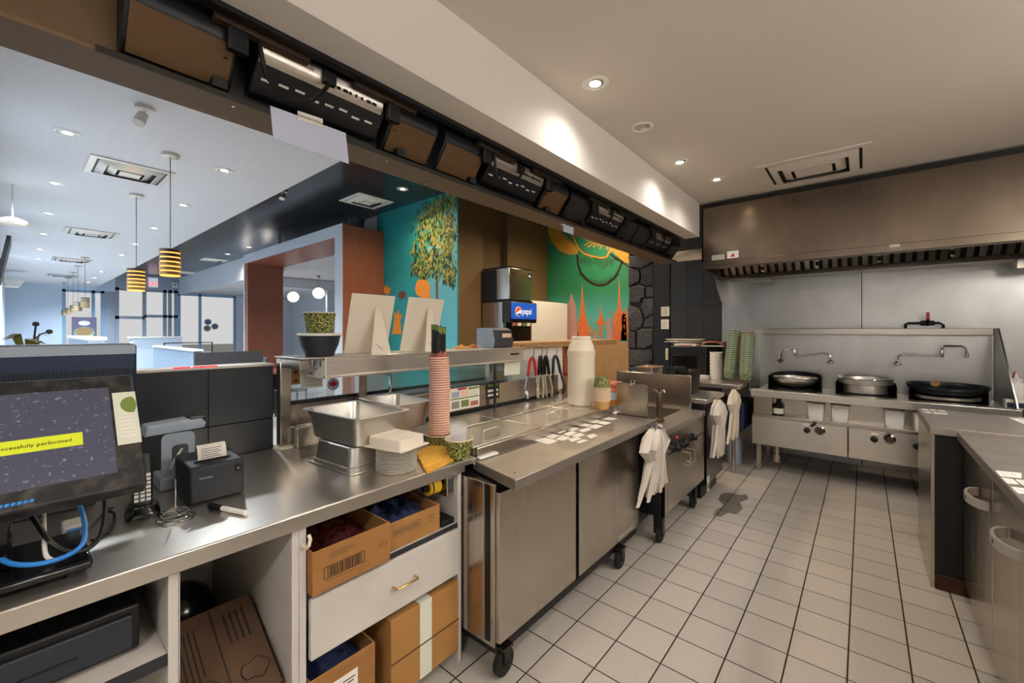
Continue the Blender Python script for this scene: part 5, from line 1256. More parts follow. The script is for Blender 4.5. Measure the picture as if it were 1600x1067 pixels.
gn_pan('food_pan', 'upside-down steel food pan under the second deep pan', (-1.86, 1.262, CZ + .001), math.radians(-3), .28, .19, .10, True, 'steel food pans on the counter')
gn_pan('food_pan', 'second deep steel food pan next to the cup tower', (-1.855, 1.275, CZ + .1025), math.radians(-3), .36, .23, .125, False, 'steel food pans on the counter')
# paper plates
c = (-1.50, 1.035)
pp0 = thing('paper_plate', 'round white paper plate in the stack on the steel counter', 'plate', (c[0], c[1], CZ), group='paper plates on the counter')
MB().lathe([(.072, 0), (.083, .0062), (.0835, .0066), (.083, .0074), (.07, .0022), (0, .0022)], (0, 0, 0), 32).build('plate', 'paper', pp0, local=True)
rr = random.Random(3)
for i in range(14):
    o = pp0 if i == 0 else copy_tree(pp0); place(o, (c[0] + rr.uniform(-.002, .002), c[1] + rr.uniform(-.002, .002), CZ + .001 + i * .0070))
sqz = CZ + .001 + 14 * .0070 + .003
sq = thing('paper_sheet_stack', 'square stack of white paper sheets on top of the round plates', 'paper', (c[0], c[1], sqz), math.radians(12))
MB().box(-.105, .105, -.085, .085, .0, .003).build('bottom_sheet', 'paper_box', sq, local=True)
rs = []
for z_, s_ in ((.003, .93), (.016, .945), (.030, .93), (.040, .925), (.042, .915)):
    rs.append([(x_ * s_, y_ * s_, z_ + (.004 if (x_ < 0 and y_ > 0) else 0)) for x_, y_ in rrect(.19, .155, .012, 3)])
MB().rings(rs).build('sheets', 'paper_box', sq, local=True)
# folded orange cloth
cl = thing('cleaning_cloth', 'folded orange cleaning cloth on the counter edge', 'cloth', (-1.47, 1.2, CZ))
def cloth(pts, z0, z1, n=8, seed=1):
    rd = random.Random(seed); P = [PZ(u, v, CZ) for u, v in pts]; g0 = []
    for i in range(n + 1):
        row = []
        for j in range(n + 1):
            q = P[0].lerp(P[1], i / n).lerp(P[3].lerp(P[2], i / n), j / n); row.append((q.x + rd.uniform(-.002, .002), q.y + rd.uniform(-.002, .002), z1 + rd.uniform(-.002, .003) - .004 * (i in (0, n) or j in (0, n))))
        g0.append(row)
    mb = MB(); vs_ = [p_ for r in g0 for p_ in r]; m_ = n + 1
    fs = [(i * m_ + j, (i + 1) * m_ + j, (i + 1) * m_ + j + 1, i * m_ + j + 1) for i in range(n) for j in range(n)]
    border = [i * m_ for i in range(n + 1)] + [n * m_ + j for j in range(1, n + 1)] + [i * m_ + n for i in range(n - 1, -1, -1)] + [j for j in range(n - 1, 0, -1)]
    o_ = len(vs_); vs_ += [(vs_[k][0], vs_[k][1], z0) for k in border]
    for k in range(len(border)): fs.append((border[k], border[(k + 1) % len(border)], o_ + (k + 1) % len(border), o_ + k))
    fs.append(tuple(range(o_, o_ + len(border))))
    return mb.add(vs_, fs)
cloth([(651,716),(676,699),(722,712),(668,741)], CZ + .001, CZ + .009, seed=2).build('lower_fold', 'orange_cloth', cl, ang=60)
cloth([(650,712),(676,697),(719,710),(662,735)], CZ + .010, CZ + .020, seed=4).build('upper_fold', 'orange_cloth', cl, ang=60)
# tower of pink cups in a patterned bowl
tc_ = PZ(683, 700, CZ); tx, ty = tc_.x - .02, tc_.y + .03
bw1 = kraft_bowl('takeout_bowl', 'leaf-printed bowl under the tall tower of pink cups', None, .068, .054, .062, 'leaf_print', 'cream', 28); place(bw1, (tx, ty, CZ + .001))
gp_ = 'pink paper cups in the tall tower'
cu0 = thing('paper_cup', 'pink and white paper cup in the tall nested tower', 'cup', (tx, ty, CZ), group=gp_)
MB().lathe([(.036, 0), (.038, .0), (.049, .062)], (0, 0, 0), 24, True, False).build('side', 'cup_pink', cu0, local=True)
MB().lathe([(.0465, .050), (.0525, .050), (.0525, .0545), (.0495, .057), (.0465, .057)], (0, 0, 0), 24, False, False).build('rim', 'cup_rim', cu0, local=True)
NC = 33
for i in range(NC):
    o = cu0 if i == 0 else copy_tree(cu0); place(o, (tx + .010 * math.sin(i * .12) * (i / NC), ty, CZ + .0185 + i * .0117))
topz = CZ + .0185 + (NC - 1) * .0117 + .004
for k, (dx, dy) in enumerate(((-.026, -.022), (.022, -.022), (.022, .024), (-.026, .024))):
    t = thing('chopstick_packet', 'black paper chopstick packet with green top in the highest cup', 'chopsticks', (tx + .0085 + dx * .6, ty + dy * .6, topz), group='chopstick packets in the cup tower')
    x_, y_ = tx - .004 + dx * .6, ty + dy * .6
    MB().box(x_ - .012, x_ + .012, y_ - .012, y_ + .012, topz, topz + .215 - .006 * k).build('sleeve', 'black', t, .002)
    MB().prism([(y_ - .0124, topz + .19 - .006 * k), (y_ + .0124, topz + .17 - .006 * k), (y_ + .0124, topz + .205 - .006 * k), (y_ - .0124, topz + .216 - .006 * k)], x_ - .0124, x_ + .0124, 'x').build('green_tip', 'leaf_b', t)
    MB().prism([(y_ - .0125, topz + .05), (y_ + .0125, topz + .05), (y_ + .0125, topz + .085), (y_ - .0125, topz + .07)], x_ - .0125, x_ + .0125, 'x').build('pink_band', 'cup_pink', t)
# clear cups
def clear_stack(c, lean, n, label, group, r1=.04):
    f_ = thing('clear_cup', label, 'cup', c, group=group)
    MB().lathe([(.028, 0), (r1, .085), (r1 + .003, .087), (r1 + .003, .09)], (0, 0, 0), 20, True, False).build('cup', 'plastic_clear', f_, local=True)
    R = Matrix.Rotation(lean, 4, 'Y'); ax = R @ Vector((0, 0, 1))
    for i in range(n):
        o = f_ if i == 0 else copy_tree(f_); place(o, Vector(c) + ax * (i * .022), (0, lean, 0))
p = PZ(712, 709, CZ); clear_stack((p.x - .01, p.y + .03, CZ + .006), 0.0, 3, 'clear plastic cup in the stack standing between the patterned bowls', 'clear cups on the counter')
p = PZ(744, 713, CZ)
bw2 = kraft_bowl('takeout_bowl', 'leaf-printed bowl holding clear cups at the counter corner', None, .064, .050, .085, 'leaf_print', 'cream', 28); place(bw2, (p.x - .035, p.y - .005, CZ + .001))
place(bw2, (-1.425, 1.318, CZ + .001))
clear_stack((-1.425, 1.318, CZ + .012), 0.0, 3, 'clear plastic cup in the stack inside the patterned bowl', 'clear cups in the patterned bowl', .042)
# ------------------------------------------------------------------ on the pass shelf
SZ_ = 1.3565
bl = thing('salad_bowl', 'black round takeout bowl with a white lid on the pass shelf', 'takeout bowl', (-2.08, .985, SZ_))
MB().lathe([(.062, 0), (.066, .001), (.072, .018), (.088, .055), (.096, .095), (.099, .097), (.099, .101), (.094, .101), (0, .098)], (-2.08, .985, SZ_), 36).build('bowl', 'charcoal', bl)
MB().lathe([(.103, .1005), (.103, .108), (.096, .112), (.08, .112), (.078, .109), (0, .109)], (-2.08, .985, SZ_), 36).build('lid', 'white', bl)
kb3 = kraft_bowl('takeout_bowl', 'leaf-printed soup cup standing on the black bowl lid', None, .076, .060, .100, 'leaf_print', 'white', 30); place(kb3, (-2.08, .985, SZ_ + .1135))
def board(uA, uB, top_uv, label):
    ya = PX(uA, 556, -2.15).y; yb = PX(uB, 556, -2.15).y
    b0 = Vector((-2.15, 0, SZ_ + .001)); t0 = Vector((-2.06, 0, PX(top_uv[0], top_uv[1], -2.06).z)); u_ = t0 - b0; n_ = Vector((0, 1, 0)).cross(u_).normalized()
    if n_.x < 0: n_ = -n_
    off = 0
    t = thing('sign_board', label, 'sign', (-2.1, (ya + yb) / 2, SZ_), group='white sign boards on the pass shelf')
    def q(y, f, d): r = b0 + u_ * f + n_ * d; return (r.x, y, r.z)
    MB().rings([[q(ya, 0, d), q(yb, 0, d), q(yb, 1, d), q(ya, 1, d)] for d in (-.006, 0)]).build('board', 'paper_box', t, .002)
    ym = ya + (yb - ya) * .55; w = (yb - ya) * .22
    fl = MB().add([q(ym, .8, .001), q(ym - w, .10, .12), q(ym + w * 1.1, .10, .12), q(ym + w * .5, .8, .001), q(ym, .8, .003), q(ym - w, .10, .124), q(ym + w * 1.1, .10, .124), q(ym + w * .5, .8, .003)], [(0,3,2,1),(4,5,6,7),(0,1,5,4),(1,2,6,5),(2,3,7,6),(3,0,4,7)]).build('easel_flap', 'paper_box', t)
    MB().add([q(ym - w * .5, .24, .095), q(ym + w * .5, .24, .095), q(ym, .18, .135), q(ym - w * .5, .26, .095), q(ym + w * .5, .26, .095), q(ym, .20, .135)], [(0,1,2),(3,5,4),(0,2,5,3),(1,4,5,2),(0,3,4,1)]).build('tab', 'paper', fl)
board(537, 604, (551, 458), 'larger white sign board seen from behind on the pass shelf')
board(625, 680, (638, 464), 'smaller white sign board seen from behind beside the cup tower')
# napkin dispenser and snacks at the far end of the shelf
nb = thing('napkin_dispenser', 'grey and black napkin dispenser at the end of the pass shelf', 'dispenser', (-2.12, 2.4, SZ_))
MB().rings([[(-2.16 + x_, 2.24 + dy, z_) for x_, z_ in ((-.06, SZ_ + .001), (.10, SZ_ + .001), (.115, SZ_ + .05), (.09, SZ_ + .13), (.05, SZ_ + .145), (-.06, SZ_ + .14))] for dy in (0, .22)]).build('body', 'dark_grey', nb, .004)
MB().rings([[(-2.16 + x_, 2.236 + dy, z_) for x_, z_ in ((-.062, SZ_ + .0), (.10, SZ_ + .0), (.117, SZ_ + .05), (.092, SZ_ + .132), (.05, SZ_ + .147), (-.062, SZ_ + .142))] for dy in (0, .006)]).build('side_plate', 'grey_plastic', nb)
MB().box(-2.052, -2.046, 2.33, 2.43, SZ_ + .075, SZ_ + .105).build('label_plate', 'cup_rim', nb)
for k, (u, lab, m_) in enumerate(((722, 'bag of orange snacks on the ledge behind the cup tower', 'mural_orange'), (738, 'bag of orange snacks on the ledge near the middle post', 'food'), (755, 'bag of pale snacks on the ledge near the napkin dispenser', 'paper'))):
    q = PX(u, 545, -2.19); t = thing('snack_bag', lab, 'snack', (-2.2, q.y, SZ_), group='snack bags on the pass shelf'); crumple(-2.2, q.y, SZ_ + .002, .07, .10, .03, m_, 'bag', t, 20 + k, 6)
# ------------------------------------------------------------------ row of menu screens hung under the header (seen from behind)
mat('tv_back', '#101114', 0.42, var='#1b1c20', scale=4, amt=0.7)
mat('tv_tan', '#5f4529', 0.5)
mat('tv_grey', '#2b2622', 0.5)
mat('tv_rail', '#3a2c20', 0.45, 0.3)
tr = thing('screen_tray', 'long brown tray board under the row of menu screens', 'shelf', (-1.75, 2.4, 2.275))
for y0_, y1_ in ((-.6, 1.42), (1.424, 2.9), (2.904, 4.95)): MB().box(-1.84, -1.66, y0_, y1_, 2.272, 2.288).build('board', 'beam_brown', tr, .002)
MB().box(-1.662, -1.655, .15, 4.95, 2.270, 2.288).build('front_edge', 'brown_dark', tr)
for k in range(14): MB().lathe([(.005, 0), (.005, -.003), (0, -.004)], (-1.80 if k % 2 else -1.70, .5 + k * .31, 2.272), 8).build('screw', 'chrome', tr)
def menu_screen(yc, label, tan='tv_tan'):
    t = thing('menu_screen', label, 'television', (-1.72, yc, 2.289), group='menu screens under the header')
    W = .585
    MB().box(-1.79, -1.735, yc - W, yc + W, 2.2895, 2.97).build('panel', 'tv_back', t, .006)
    # housing that bulges out, with sloped underside
    MB().prism([(-1.735, 2.34), (-1.70, 2.345), (-1.63, 2.425), (-1.615, 2.44), (-1.615, 2.90), (-1.735, 2.95)], yc - .24, yc + .27, 'y').build('housing', 'tv_back', t, .006)
    for s, y0_, y1_ in ((-1, yc - .585, yc - .30), (1, yc + .30, yc + .56)):
        sp2 = MB().prism([(-1.735, 2.31), (-1.70, 2.32), (-1.612, 2.435), (-1.605, 2.47), (-1.735, 2.86)], y0_, y1_, 'y').build('speaker_box', 'tv_back', t, .006)
        MB().prism([(-1.699, 2.3195), (-1.6115, 2.4335), (-1.610, 2.432), (-1.697, 2.3185)], y0_ + .012, y1_ - .012, 'y').build('speaker_base', tan, sp2)
        MB().lathe([(.007, 0), (.007, .002)], (-1.64, y1_ - .03 if s < 0 else y0_ + .03, 2.392), 10).build('screw', 'black', sp2)
    # connector panel
    cp = MB().prism([(-1.6275, 2.4275), (-1.6125, 2.441), (-1.605, 2.462), (-1.603, 2.495), (-1.612, 2.495)], yc - .235, yc + .25, 'y').build('connector_panel', 'aluminium', t)
    rd = random.Random(int(yc * 100))
    for k in range(22): MB().box(-1.6035, -1.6020, yc - .225 + k * .008, yc - .222 + k * .008, 2.466, 2.493).build('rib', 'brass', cp)
    for k in range(9):
        yy = yc - .01 + k * .026; MB().box(-1.6085, -1.6035, yy, yy + rd.choice((.008, .013, .018)), 2.445, 2.456).build('port', 'near_black', cp)
    for k in range(8):
        yy = yc - .215 + k * .058; f = (k % 3) * .006
        a_ = Vector((-1.700, 0, 2.345)); b_ = Vector((-1.63, 0, 2.425)); q0 = a_.lerp(b_, .55 + f * 8 - .05); q1 = a_.lerp(b_, .63 + f * 8 - .05)
        MB().add([(q0.x + .0012, yy, q0.z - .001), (q0.x + .0012, yy + .035, q0.z - .001), (q1.x + .0012, yy + .035, q1.z - .001), (q1.x + .0012, yy, q1.z - .001)], [(0, 1, 2, 3)]).build('port_print', 'paper', cp)
    MB().tube([(-1.60, yc + .0, 2.47), (-1.585, yc - .01, 2.42), (-1.60, yc - .06, 2.35), (-1.62, yc - .15, 2.33), (-1.60, yc - .22, 2.37), (-1.59, yc - .24, 2.44), (-1.60, yc - .25, 2.52)], .008, 7).build('video_cable', 'black', t)
    MB().bx((-1.60, yc + .005, 2.465), (.03, .05, .05)).build('cable_plug', 'black', t, .004)
    for y_ in (yc - .31, yc + .29):
        MB().box(-1.605, -1.575, y_ - .03, y_ + .03, 2.40, 2.70).build('mount_arm', 'black', t, .004)
    for y_ in (yc - .38, yc + .10): MB().box(-1.60, -1.565, y_, y_ + .30, 2.47, 2.497).build('mount_rail', 'tv_rail', t, .003)
    for y_ in (yc - .34, yc + .38): MB().bx((-1.675, y_, 2.315), (.035, .045, .035)).build('clip', 'black', t, .003)
menu_screen(.79, 'menu screen seen from behind above the acrylic sign')
menu_screen(1.985, 'menu screen seen from behind above the cup tower')
menu_screen(3.18, 'menu screen seen from behind above the soda machine', 'tv_grey')
menu_screen(4.362, 'menu screen seen from behind beside the exhaust hood', 'tv_grey')
sr = thing('mount_strip', 'black mounting strip along the top of the menu screens', 'bracket', (-1.56, 2.4, 2.497)); sr['category'] = 'bracket'
MB().box(-1.562, -1.523, .1, 4.72, 2.485, 2.52).build('strip', 'black', sr)
# acrylic sign hanging from the tray
ac = thing('acrylic_sign', 'frosted white acrylic sign hanging from the screen tray', 'sign', (-1.65, .78, 2.2))
A_, B_, C_, D_ = [PX(u, v, -1.652) for u, v in ((422, 165), (540, 208), (545, 256), (427, 216))]
MB().rings([[(x_, p_.y, p_.z) for p_ in (A_, B_, C_, D_)] for x_ in (-1.654, -1.650)]).build('sheet', 'paper_blue', ac, .001)
a, b = PX(465, 175, -1.648), PX(504, 188, -1.648)
MB().rings([[(x_, y_, z_) for y_, z_ in ((a.y, a.z - .03), (b.y, b.z - .03), (b.y, b.z + .005), (a.y, a.z + .005))] for x_ in (-1.6495, -1.646)]).build('clip', 'white', ac)
MB().box(-1.665, -1.646, a.y, b.y, 2.300, 2.303).build('clip_lip', 'white', ac)
a = PX(883, 340, -1.66)
sd = thing('folded_card', 'small white folded card stuck under the screen tray', 'card', (-1.70, a.y, 2.2)); MB().box(-1.70, -1.699, PX(880, 345, -1.70).y, PX(896, 345, -1.70).y, 2.215, 2.271).build('card', 'paper_blue', sd); MB().box(-1.73, -1.70, PX(880, 345, -1.70).y, PX(896, 345, -1.70).y, 2.2705, 2.2717).build('fold', 'paper_blue', sd)
# ------------------------------------------------------------------ artwork on the two mural walls (flat paint on the panels)
def flat(poly_uv, Yp, d=.0015):
    P = [PY(u, v, Yp) for u, v in poly_uv]; return MB().rings([[(p_.x, Yp - d, p_.z) for p_ in P], [(p_.x, Yp - d - .0006, p_.z) for p_ in P]])
def stroke(mb, pts, Yp, w, d=.004):
    P = [PY(u, v, Yp) for u, v in pts]
    for a, b in zip(P[:-1], P[1:]):
        t = Vector((b.x - a.x, 0, b.z - a.z)); n = Vector((-t.z, 0, t.x)).normalized() * w
        mb.add([(a.x + n.x, Yp - d, a.z + n.z), (b.x + n.x, Yp - d, b.z + n.z), (b.x - n.x, Yp - d, b.z - n.z), (a.x - n.x, Yp - d, a.z - n.z)], [(0, 1, 2, 3)])
    return mb
rd = random.Random(11)
# temples along the second mural
for k, q in enumerate(([(878,532),(880,505),(886,498),(887,478),(893,458),(900,478),(901,500),(905,532)], [(902,532),(903,506),(906,492),(908,470),(909.5,441),(912,470),(915,492),(920,508),(924,532)], [(926,532),(928,520),(932,518),(933,532)],
     [(930,506),(935,500),(937,490),(938.3,472),(940,490),(943,500),(947,506),(941,508),(940,532),(937,532),(936,508)], [(948,532),(949,498),(953,494),(956,520),(957,532)], [(957,532),(958,494),(964,485),(966,470),(967.5,432),(969.5,470),(971,484),(978,492),(980,532)], [(972,494),(977,480),(982,500),(983,532),(970,532)], [(856,532),(857,485),(861,505),(865,532)])):
    flat(q, MY2).build('temple_silhouette', 'mural_coral' if k in (1, 3, 5, 6, 7) else 'mural_pink', w2)
mb = MB()
for k in range(70):
    u = rd.uniform(879, 981); v = rd.uniform(486, 530); l = rd.uniform(3, 10)
    if rd.random() < .5: stroke(mb, [(u, v), (u + rd.uniform(-1, 1), v + l)], MY2, .006)
    else: stroke(mb, [(u, v), (u + l * .8, v)], MY2, .005)
mb.build('temple_lines', 'mural_orange', w2, kind='stuff')
# lotus
flat([(859,345),(856,362),(862,378),(874,392),(888,398),(902,397),(905,388),(893,380),(880,372),(872,360),(874,345),(868,338)], MY2, .001).build('petal', 'mural_gold', w2)
flat([(905,350),(930,352),(960,362),(984,378),(985,412),(976,410),(962,398),(955,390),(950,372),(930,366),(915,360)], MY2, .001).build('petal', 'mural_gold', w2)
mb = MB()
for k in range(26):
    a = math.radians(100 + k * 9); r0, r1 = 8 + rd.uniform(0, 3), 34 + rd.uniform(-6, 12)
    stroke(mb, [(948 + r0 * math.cos(a), 365 - r0 * math.sin(a) * .7), (948 + r1 * math.cos(a), 365 - r1 * math.sin(a) * .7)], MY2, .010)
for k in range(20):
    stroke(mb, [(860 + k * 1.6, 348 + k * 2.2), (868 + k * 1.7, 352 + k * 1.7)], MY2, .006)
mb.build('petal_rays', 'mural_orange', w2, kind='stuff')
mb = MB()
stroke(mb, [(885,342),(890,358),(897,372),(904,388),(912,396),(924,400),(938,403),(948,402),(953,392),(953,376),(948,366)], MY2, .014, .005)
mb.build('petal_outline', 'mural_orange', w2)
mb = MB(); stroke(mb, [(902,398),(903,412),(908,426),(917,437),(926,443),(936,446),(948,444),(960,434),(968,420),(972,409),(962,403),(954,397)], MY2, .018, .005); stroke(mb, [(972,409),(984,418)], MY2, .014, .005)
mb.build('lower_petal_outline', 'mural_line', w2)
mb = MB()
for k in range(28):
    u = 904 + k * 2.3; top = 403 + 2 * math.sin(k * .9); stroke(mb, [(u, top), (u + 1.5 - k * .08, top + rd.uniform(8, 20) * math.sin(math.pi * (k + 3) / 33))], MY2, .0045, .005)
    bot = 444 - 14 * abs((k - 14) / 14) ** 2; stroke(mb, [(u, bot), (u + .6, bot - rd.uniform(4, 9))], MY2, .0045, .005)
mb.build('petal_hatching', 'mural_line', w2, kind='stuff')
# palm-like tree of the first mural
mb = MB(); stroke(mb, [(683,392),(682.5,420),(683,445),(683.5,470),(684,545)], MY1, .028, .006); mb.build('tree_trunk', 'mural_trunk', w1)
leaves = {m_: MB() for m_ in ('leaf_a', 'leaf_b', 'leaf_c')}
cl_ = [(700,312,16,16),(680,322,16,14),(668,340,18,16),(692,345,18,18),(664,365,18,16),(688,372,20,18),(660,392,16,16),(704,360,10,30),(672,402,16,14),(700,396,12,22),(695,418,14,16),(668,418,14,14),(704,430,8,12),(655,415,8,10)]
for (cu_, cv_, ru, rv) in cl_:
    for k in range(105):
        u = cu_ + rd.gauss(0, .6) * ru; v = cv_ + rd.gauss(0, .55) * rv
        if u > 713 or u < 640 or v < 301: continue
        P = PY(u, v, MY1); a = rd.uniform(-2.6, -.5); l = rd.uniform(.06, .13); w = l * .17; dx, dz = math.cos(a) * l, math.sin(a) * l; nx, nz = -math.sin(a) * w, math.cos(a) * w
        if P.x + abs(dx) > RX: continue
        d = MY1 - rd.uniform(.005, .012)
        m_ = rd.choice(('leaf_a', 'leaf_a', 'leaf_b', 'leaf_b', 'leaf_c')); leaves[m_].add([(P.x, d, P.z), (P.x + dx * .5 + nx, d, P.z + dz * .5 + nz), (P.x + dx, d, P.z + dz), (P.x + dx * .5 - nx, d, P.z + dz * .5 - nz)], [(0, 1, 2, 3)])
for m_, b_ in leaves.items(): b_.build('foliage', m_, w1, kind='stuff')
flat([(652,440),(656,436),(668,438),(673,448),(672,458),(674,466),(660,466),(651,460),(649,450)], MY1, .007).build('cloud_shape', 'mural_orange', w1)
for q in ([(600,457),(601,446),(604,450),(606,443),(608,451),(611,449),(610,458),(605,461)], [(613,522),(617,497),(615,486),(620,492),(623,483),(625,493),(630,489),(626,500),(628,522)]):
    flat(q, MY1, .006).build('orange_plant', 'mural_orange', w1)
flat([(624,456),(632,454),(635,462),(629,468),(622,464)], MY1, .006).build('brown_cloud', 'mural_trunk', w1)
# ------------------------------------------------------------------ timber portal
PA, PB, Pf, Pb = PXR, -11.15, 3.5, 4.275
po = thing('timber_portal', 'big timber portal frame with red-brown faces beside the palm mural', 'portal', ((PA + PB) / 2, 3.9, 0))
MB().box(PA - .225, PA - .004, Pf + .004, Pb, 0, 3.05).build('jamb', 'wood_red', po)
MB().box(PB, PB + .22, Pf + .004, Pb, 0, 3.05).build('jamb', 'wood_red', po)
MB().box(PB, PA - .004, Pf + .004, Pb, 3.05, 3.25).build('beam', 'wood_red', po)
MB().box(PA - .24, PA - .0, Pf - .01, Pf + .004, 0, 3.255).box(PB - .01, PB + .06, Pf - .01, Pf + .004, 0, 3.255).box(PB + .06, PA - .24, Pf - .01, Pf + .004, 3.06, 3.255).build('front_trim', 'wall_white', po)
pt_ = thing('ceiling_planter', 'grey round pot standing on top of the timber portal', 'pot', (PA - .5, 3.9, 3.25))
MB().lathe([(.12, 0), (.14, .22), (.13, .22), (.11, .02), (0, .02)], (PA - .35, 3.95, 3.251), 20).build('pot', 'dark_grey', pt_)
# globe lamps beyond the portal
for u, v, vt, lab in ((498, 458, 405, 'white petal globe lamp beyond the portal, the higher hanging one'), (458, 464, 414, 'white petal globe lamp beyond the portal near the timber jamb')):
    y_ = 5.6; c = PY(u, v, y_); t = thing('globe_pendant', lab, 'pendant lamp', (c.x, y_, c.z), group='globe lamps')
    MB().cyl((c.x, y_, c.z + .12), (c.x, y_, DCEIL - .02), .006, n=6).build('cord', 'dark_grey', t); MB().lathe([(.05, 0), (.05, -.02), (.01, -.05)], (c.x, y_, DCEIL), 14).build('ceiling_cup', 'dark_grey', t)
    mb = MB()
    for k in range(90):
        z_ = 1 - 2 * (k + .5) / 90; a = k * 2.39996; r_ = math.sqrt(1 - z_ * z_); n = Vector((r_ * math.cos(a), r_ * math.sin(a), z_)); s_ = n.orthogonal().normalized() * .045; q = n.cross(s_).normalized() * .045; o_ = Vector((c.x, y_, c.z)) + n * .14
        mb.quad(o_ + s_ + n * .02, o_ + q, o_ - s_ + n * .02, o_ - q)
    mb.build('petals', 'globe', t, kind='stuff'); MB().lathe([(0, -.12), (.085, -.085), (.12, 0), (.085, .085), (0, .12)], tuple(c), 16).build('core', 'globe', t)
# window seen through the portal
wd = struct(MB().box(-13.0, -12.9, 7.2, 7.25, .6, 2.6).box(-13.0, -12.9, 8.35, 8.4, .6, 2.6).box(-13.0, -12.9, 7.2, 8.4, 2.55, 2.6).build('window_4', 'frame_blue'))
wp = slab('wall_partition', 'wall_white', -13.1, -13.0, 6.4, 8.6, 0, 2.75)
a = PX(485, 475, -12.99); b = PX(500, 495, -12.99)
MB().box(-12.995, -12.985, 7.25, 8.35, .65, 2.55).build('pane', 'mural_sky', wd)
MB().prism([(7.3, 1.0), (8.3, 1.0), (8.3, 1.9), (8.15, 2.1), (7.8, 2.2), (7.45, 2.1), (7.3, 1.9)], -12.985, -12.98, 'x').build('arched_sign', 'white', wd)
# ------------------------------------------------------------------ striped pendants in the dining room
def pendant(u, v0, v1, vc, label, lit_=True, r=None, power=0):
    # canopy on the ceiling fixes the place
    p = PZ(u, vc, DCEIL); k = (DCEIL - CAMH) * F / (HORIZON - vc); z1 = CAMH + (HORIZON - v0) / F * k; z0 = CAMH + (HORIZON - v1) / F * k
    h = z1 - z0; r = r or h * .32
    t = thing('striped_pendant', label, 'pendant lamp', (p.x, p.y, z0), group='striped drum pendants')
    MB().lathe([(.065, 0), (.065, -.025), (.05, -.03), (0, -.03)], (p.x, p.y, DCEIL - .001), 20).build('canopy', 'aluminium', t)
    MB().cyl((p.x, p.y, z1 - .02), (p.x, p.y, DCEIL - .03), .004, n=6).build('cord', 'dark_grey', t)
    n = 6
    for i in range(n):
        zb = z0 + h * i / n; MB().lathe([(r, zb + h / n * .30), (r * 1.02, zb + h / n * .32), (r * 1.02, zb + h / n * .98), (r, zb + h / n)], (p.x, p.y, 0), 24, False, False).build('band', 'bronze_mid' if i < n / 2 else 'bronze_dark', t)
    MB().lathe([(r * .94, z0 + .004), (r * .94, z1 - .008), (r * .2, z1 - .004)], (p.x, p.y, 0), 24, False, False).build('diffuser', 'amber' if lit_ else 'sticker_cream', t)
pendant(266, 390, 432, 241, 'striped drum pendant lamp hanging closest to the till')
pendant(213, 420, 455, 304, 'striped drum pendant lamp, second along the row from the till')
for k, (u, v0, v1, vc) in enumerate(((133, 465, 481, 402), (122, 472, 486, 414.5), (114, 477, 488, 425), (106, 481, 491, 434), (100, 484, 493, 441))):
    pendant(u, v0, v1, vc, ('striped pendant in the far row in front of the window, the biggest', 'striped pendant in the far row, next to the biggest', 'striped pendant in the middle of the far row', 'striped pendant in the far row, next to the smallest', 'striped pendant ending the far row at the window')[k], False)
# spot heads
def spot_head(p, z, label, m_='white'):
    t = thing('ceiling_spot', label, 'spotlight', (p.x, p.y, z), group='adjustable ceiling spots')
    MB().lathe([(.055, 0), (.055, -.02), (0, -.02)], (p.x, p.y, z - .0005), 16).build('base', m_, t)
    MB().cyl((p.x, p.y, z - .02), (p.x, p.y, z - .07), .008).build('stem', 'chrome', t)
    MB().cyl((p.x + .02, p.y - .01, z - .06), (p.x + .05, p.y - .04, z - .14), .03, .036, 14).build('head', m_, t)
    if m_ == 'chrome': MB().cyl((p.x - .02, p.y - .02, z - .06), (p.x - .06, p.y - .06, z - .13), .03, .036, 14).build('head', m_, t)
spot_head(PZ(226, 168, DCEIL), DCEIL, 'beige spotlight on the white dining ceiling near the header')
spot_head(PZ(443, 298, RCEIL), RCEIL, 'twin chrome emergency spotlight under the dark ceiling', 'chrome')
# exit sign, alarm box
a, b = PX(232, 448, FX + .06), PX(247, 434.5, FX + .06)
ex = thing('exit_sign', 'white exit sign with red letters above the glass entrance', 'exit sign', (FX + .05, (a.y + b.y) / 2, a.z))
MB().box(FX + .001, FX + .06, a.y, b.y, a.z, b.z).build('box', 'exit_face', ex, .004)
text('exit_letters', 'EXIT', .17, (FX + .062, (a.y + b.y) / 2, a.z + .12), (1, 0, 0), 'exit_red', ex, sx=.9)
a, b = PX(269, 449, FX + .06), PX(278, 441, FX + .06)
al = thing('alarm_box', 'small white alarm box beside the exit sign', 'alarm', (FX + .05, a.y, a.z)); MB().box(FX + .001, FX + .06, a.y, b.y, a.z, b.z).build('box', 'white', al, .006); MB().lathe([(.05, 0), (.045, .02), (0, .025)], (FX + .06, (a.y + b.y) / 2, (a.z + b.z) / 2), 14, True, True, 'x').build('sounder', 'grey_plastic', al)
# poster with a noodle bowl, round stickers on the glass
a, b = PX(112, 534, FX + .01), PX(151, 496, FX + .01)
ps_ = thing('window_poster', 'purple poster of a noodle bowl in the shop window', 'poster', (FX + .01, (a.y + b.y) / 2, a.z))
mat('poster_purple', '#6f6a86', 0.5); mat('poster_bowl', '#a9c0b4', 0.5, var='#7c8f58', scale=14, amt=0.3); mat('poster_food', '#93a06a', 0.5, var='#b06a4a', scale=16, amt=0.3)
MB().box(FX - .0, FX + .008, a.y, b.y, a.z, b.z).build('sheet', 'poster_purple', ps_)
W, Hh, cy, cz_ = b.y - a.y, b.z - a.z, (a.y + b.y) / 2, (a.z + b.z) / 2
MB().prism([(cy + W * .42 * math.cos(t), cz_ - Hh * .15 + Hh * .26 * math.sin(t)) for t in [2 * math.pi * i / 28 for i in range(28)]], FX + .008, FX + .010, 'x').build('bowl_print', 'poster_bowl', ps_)
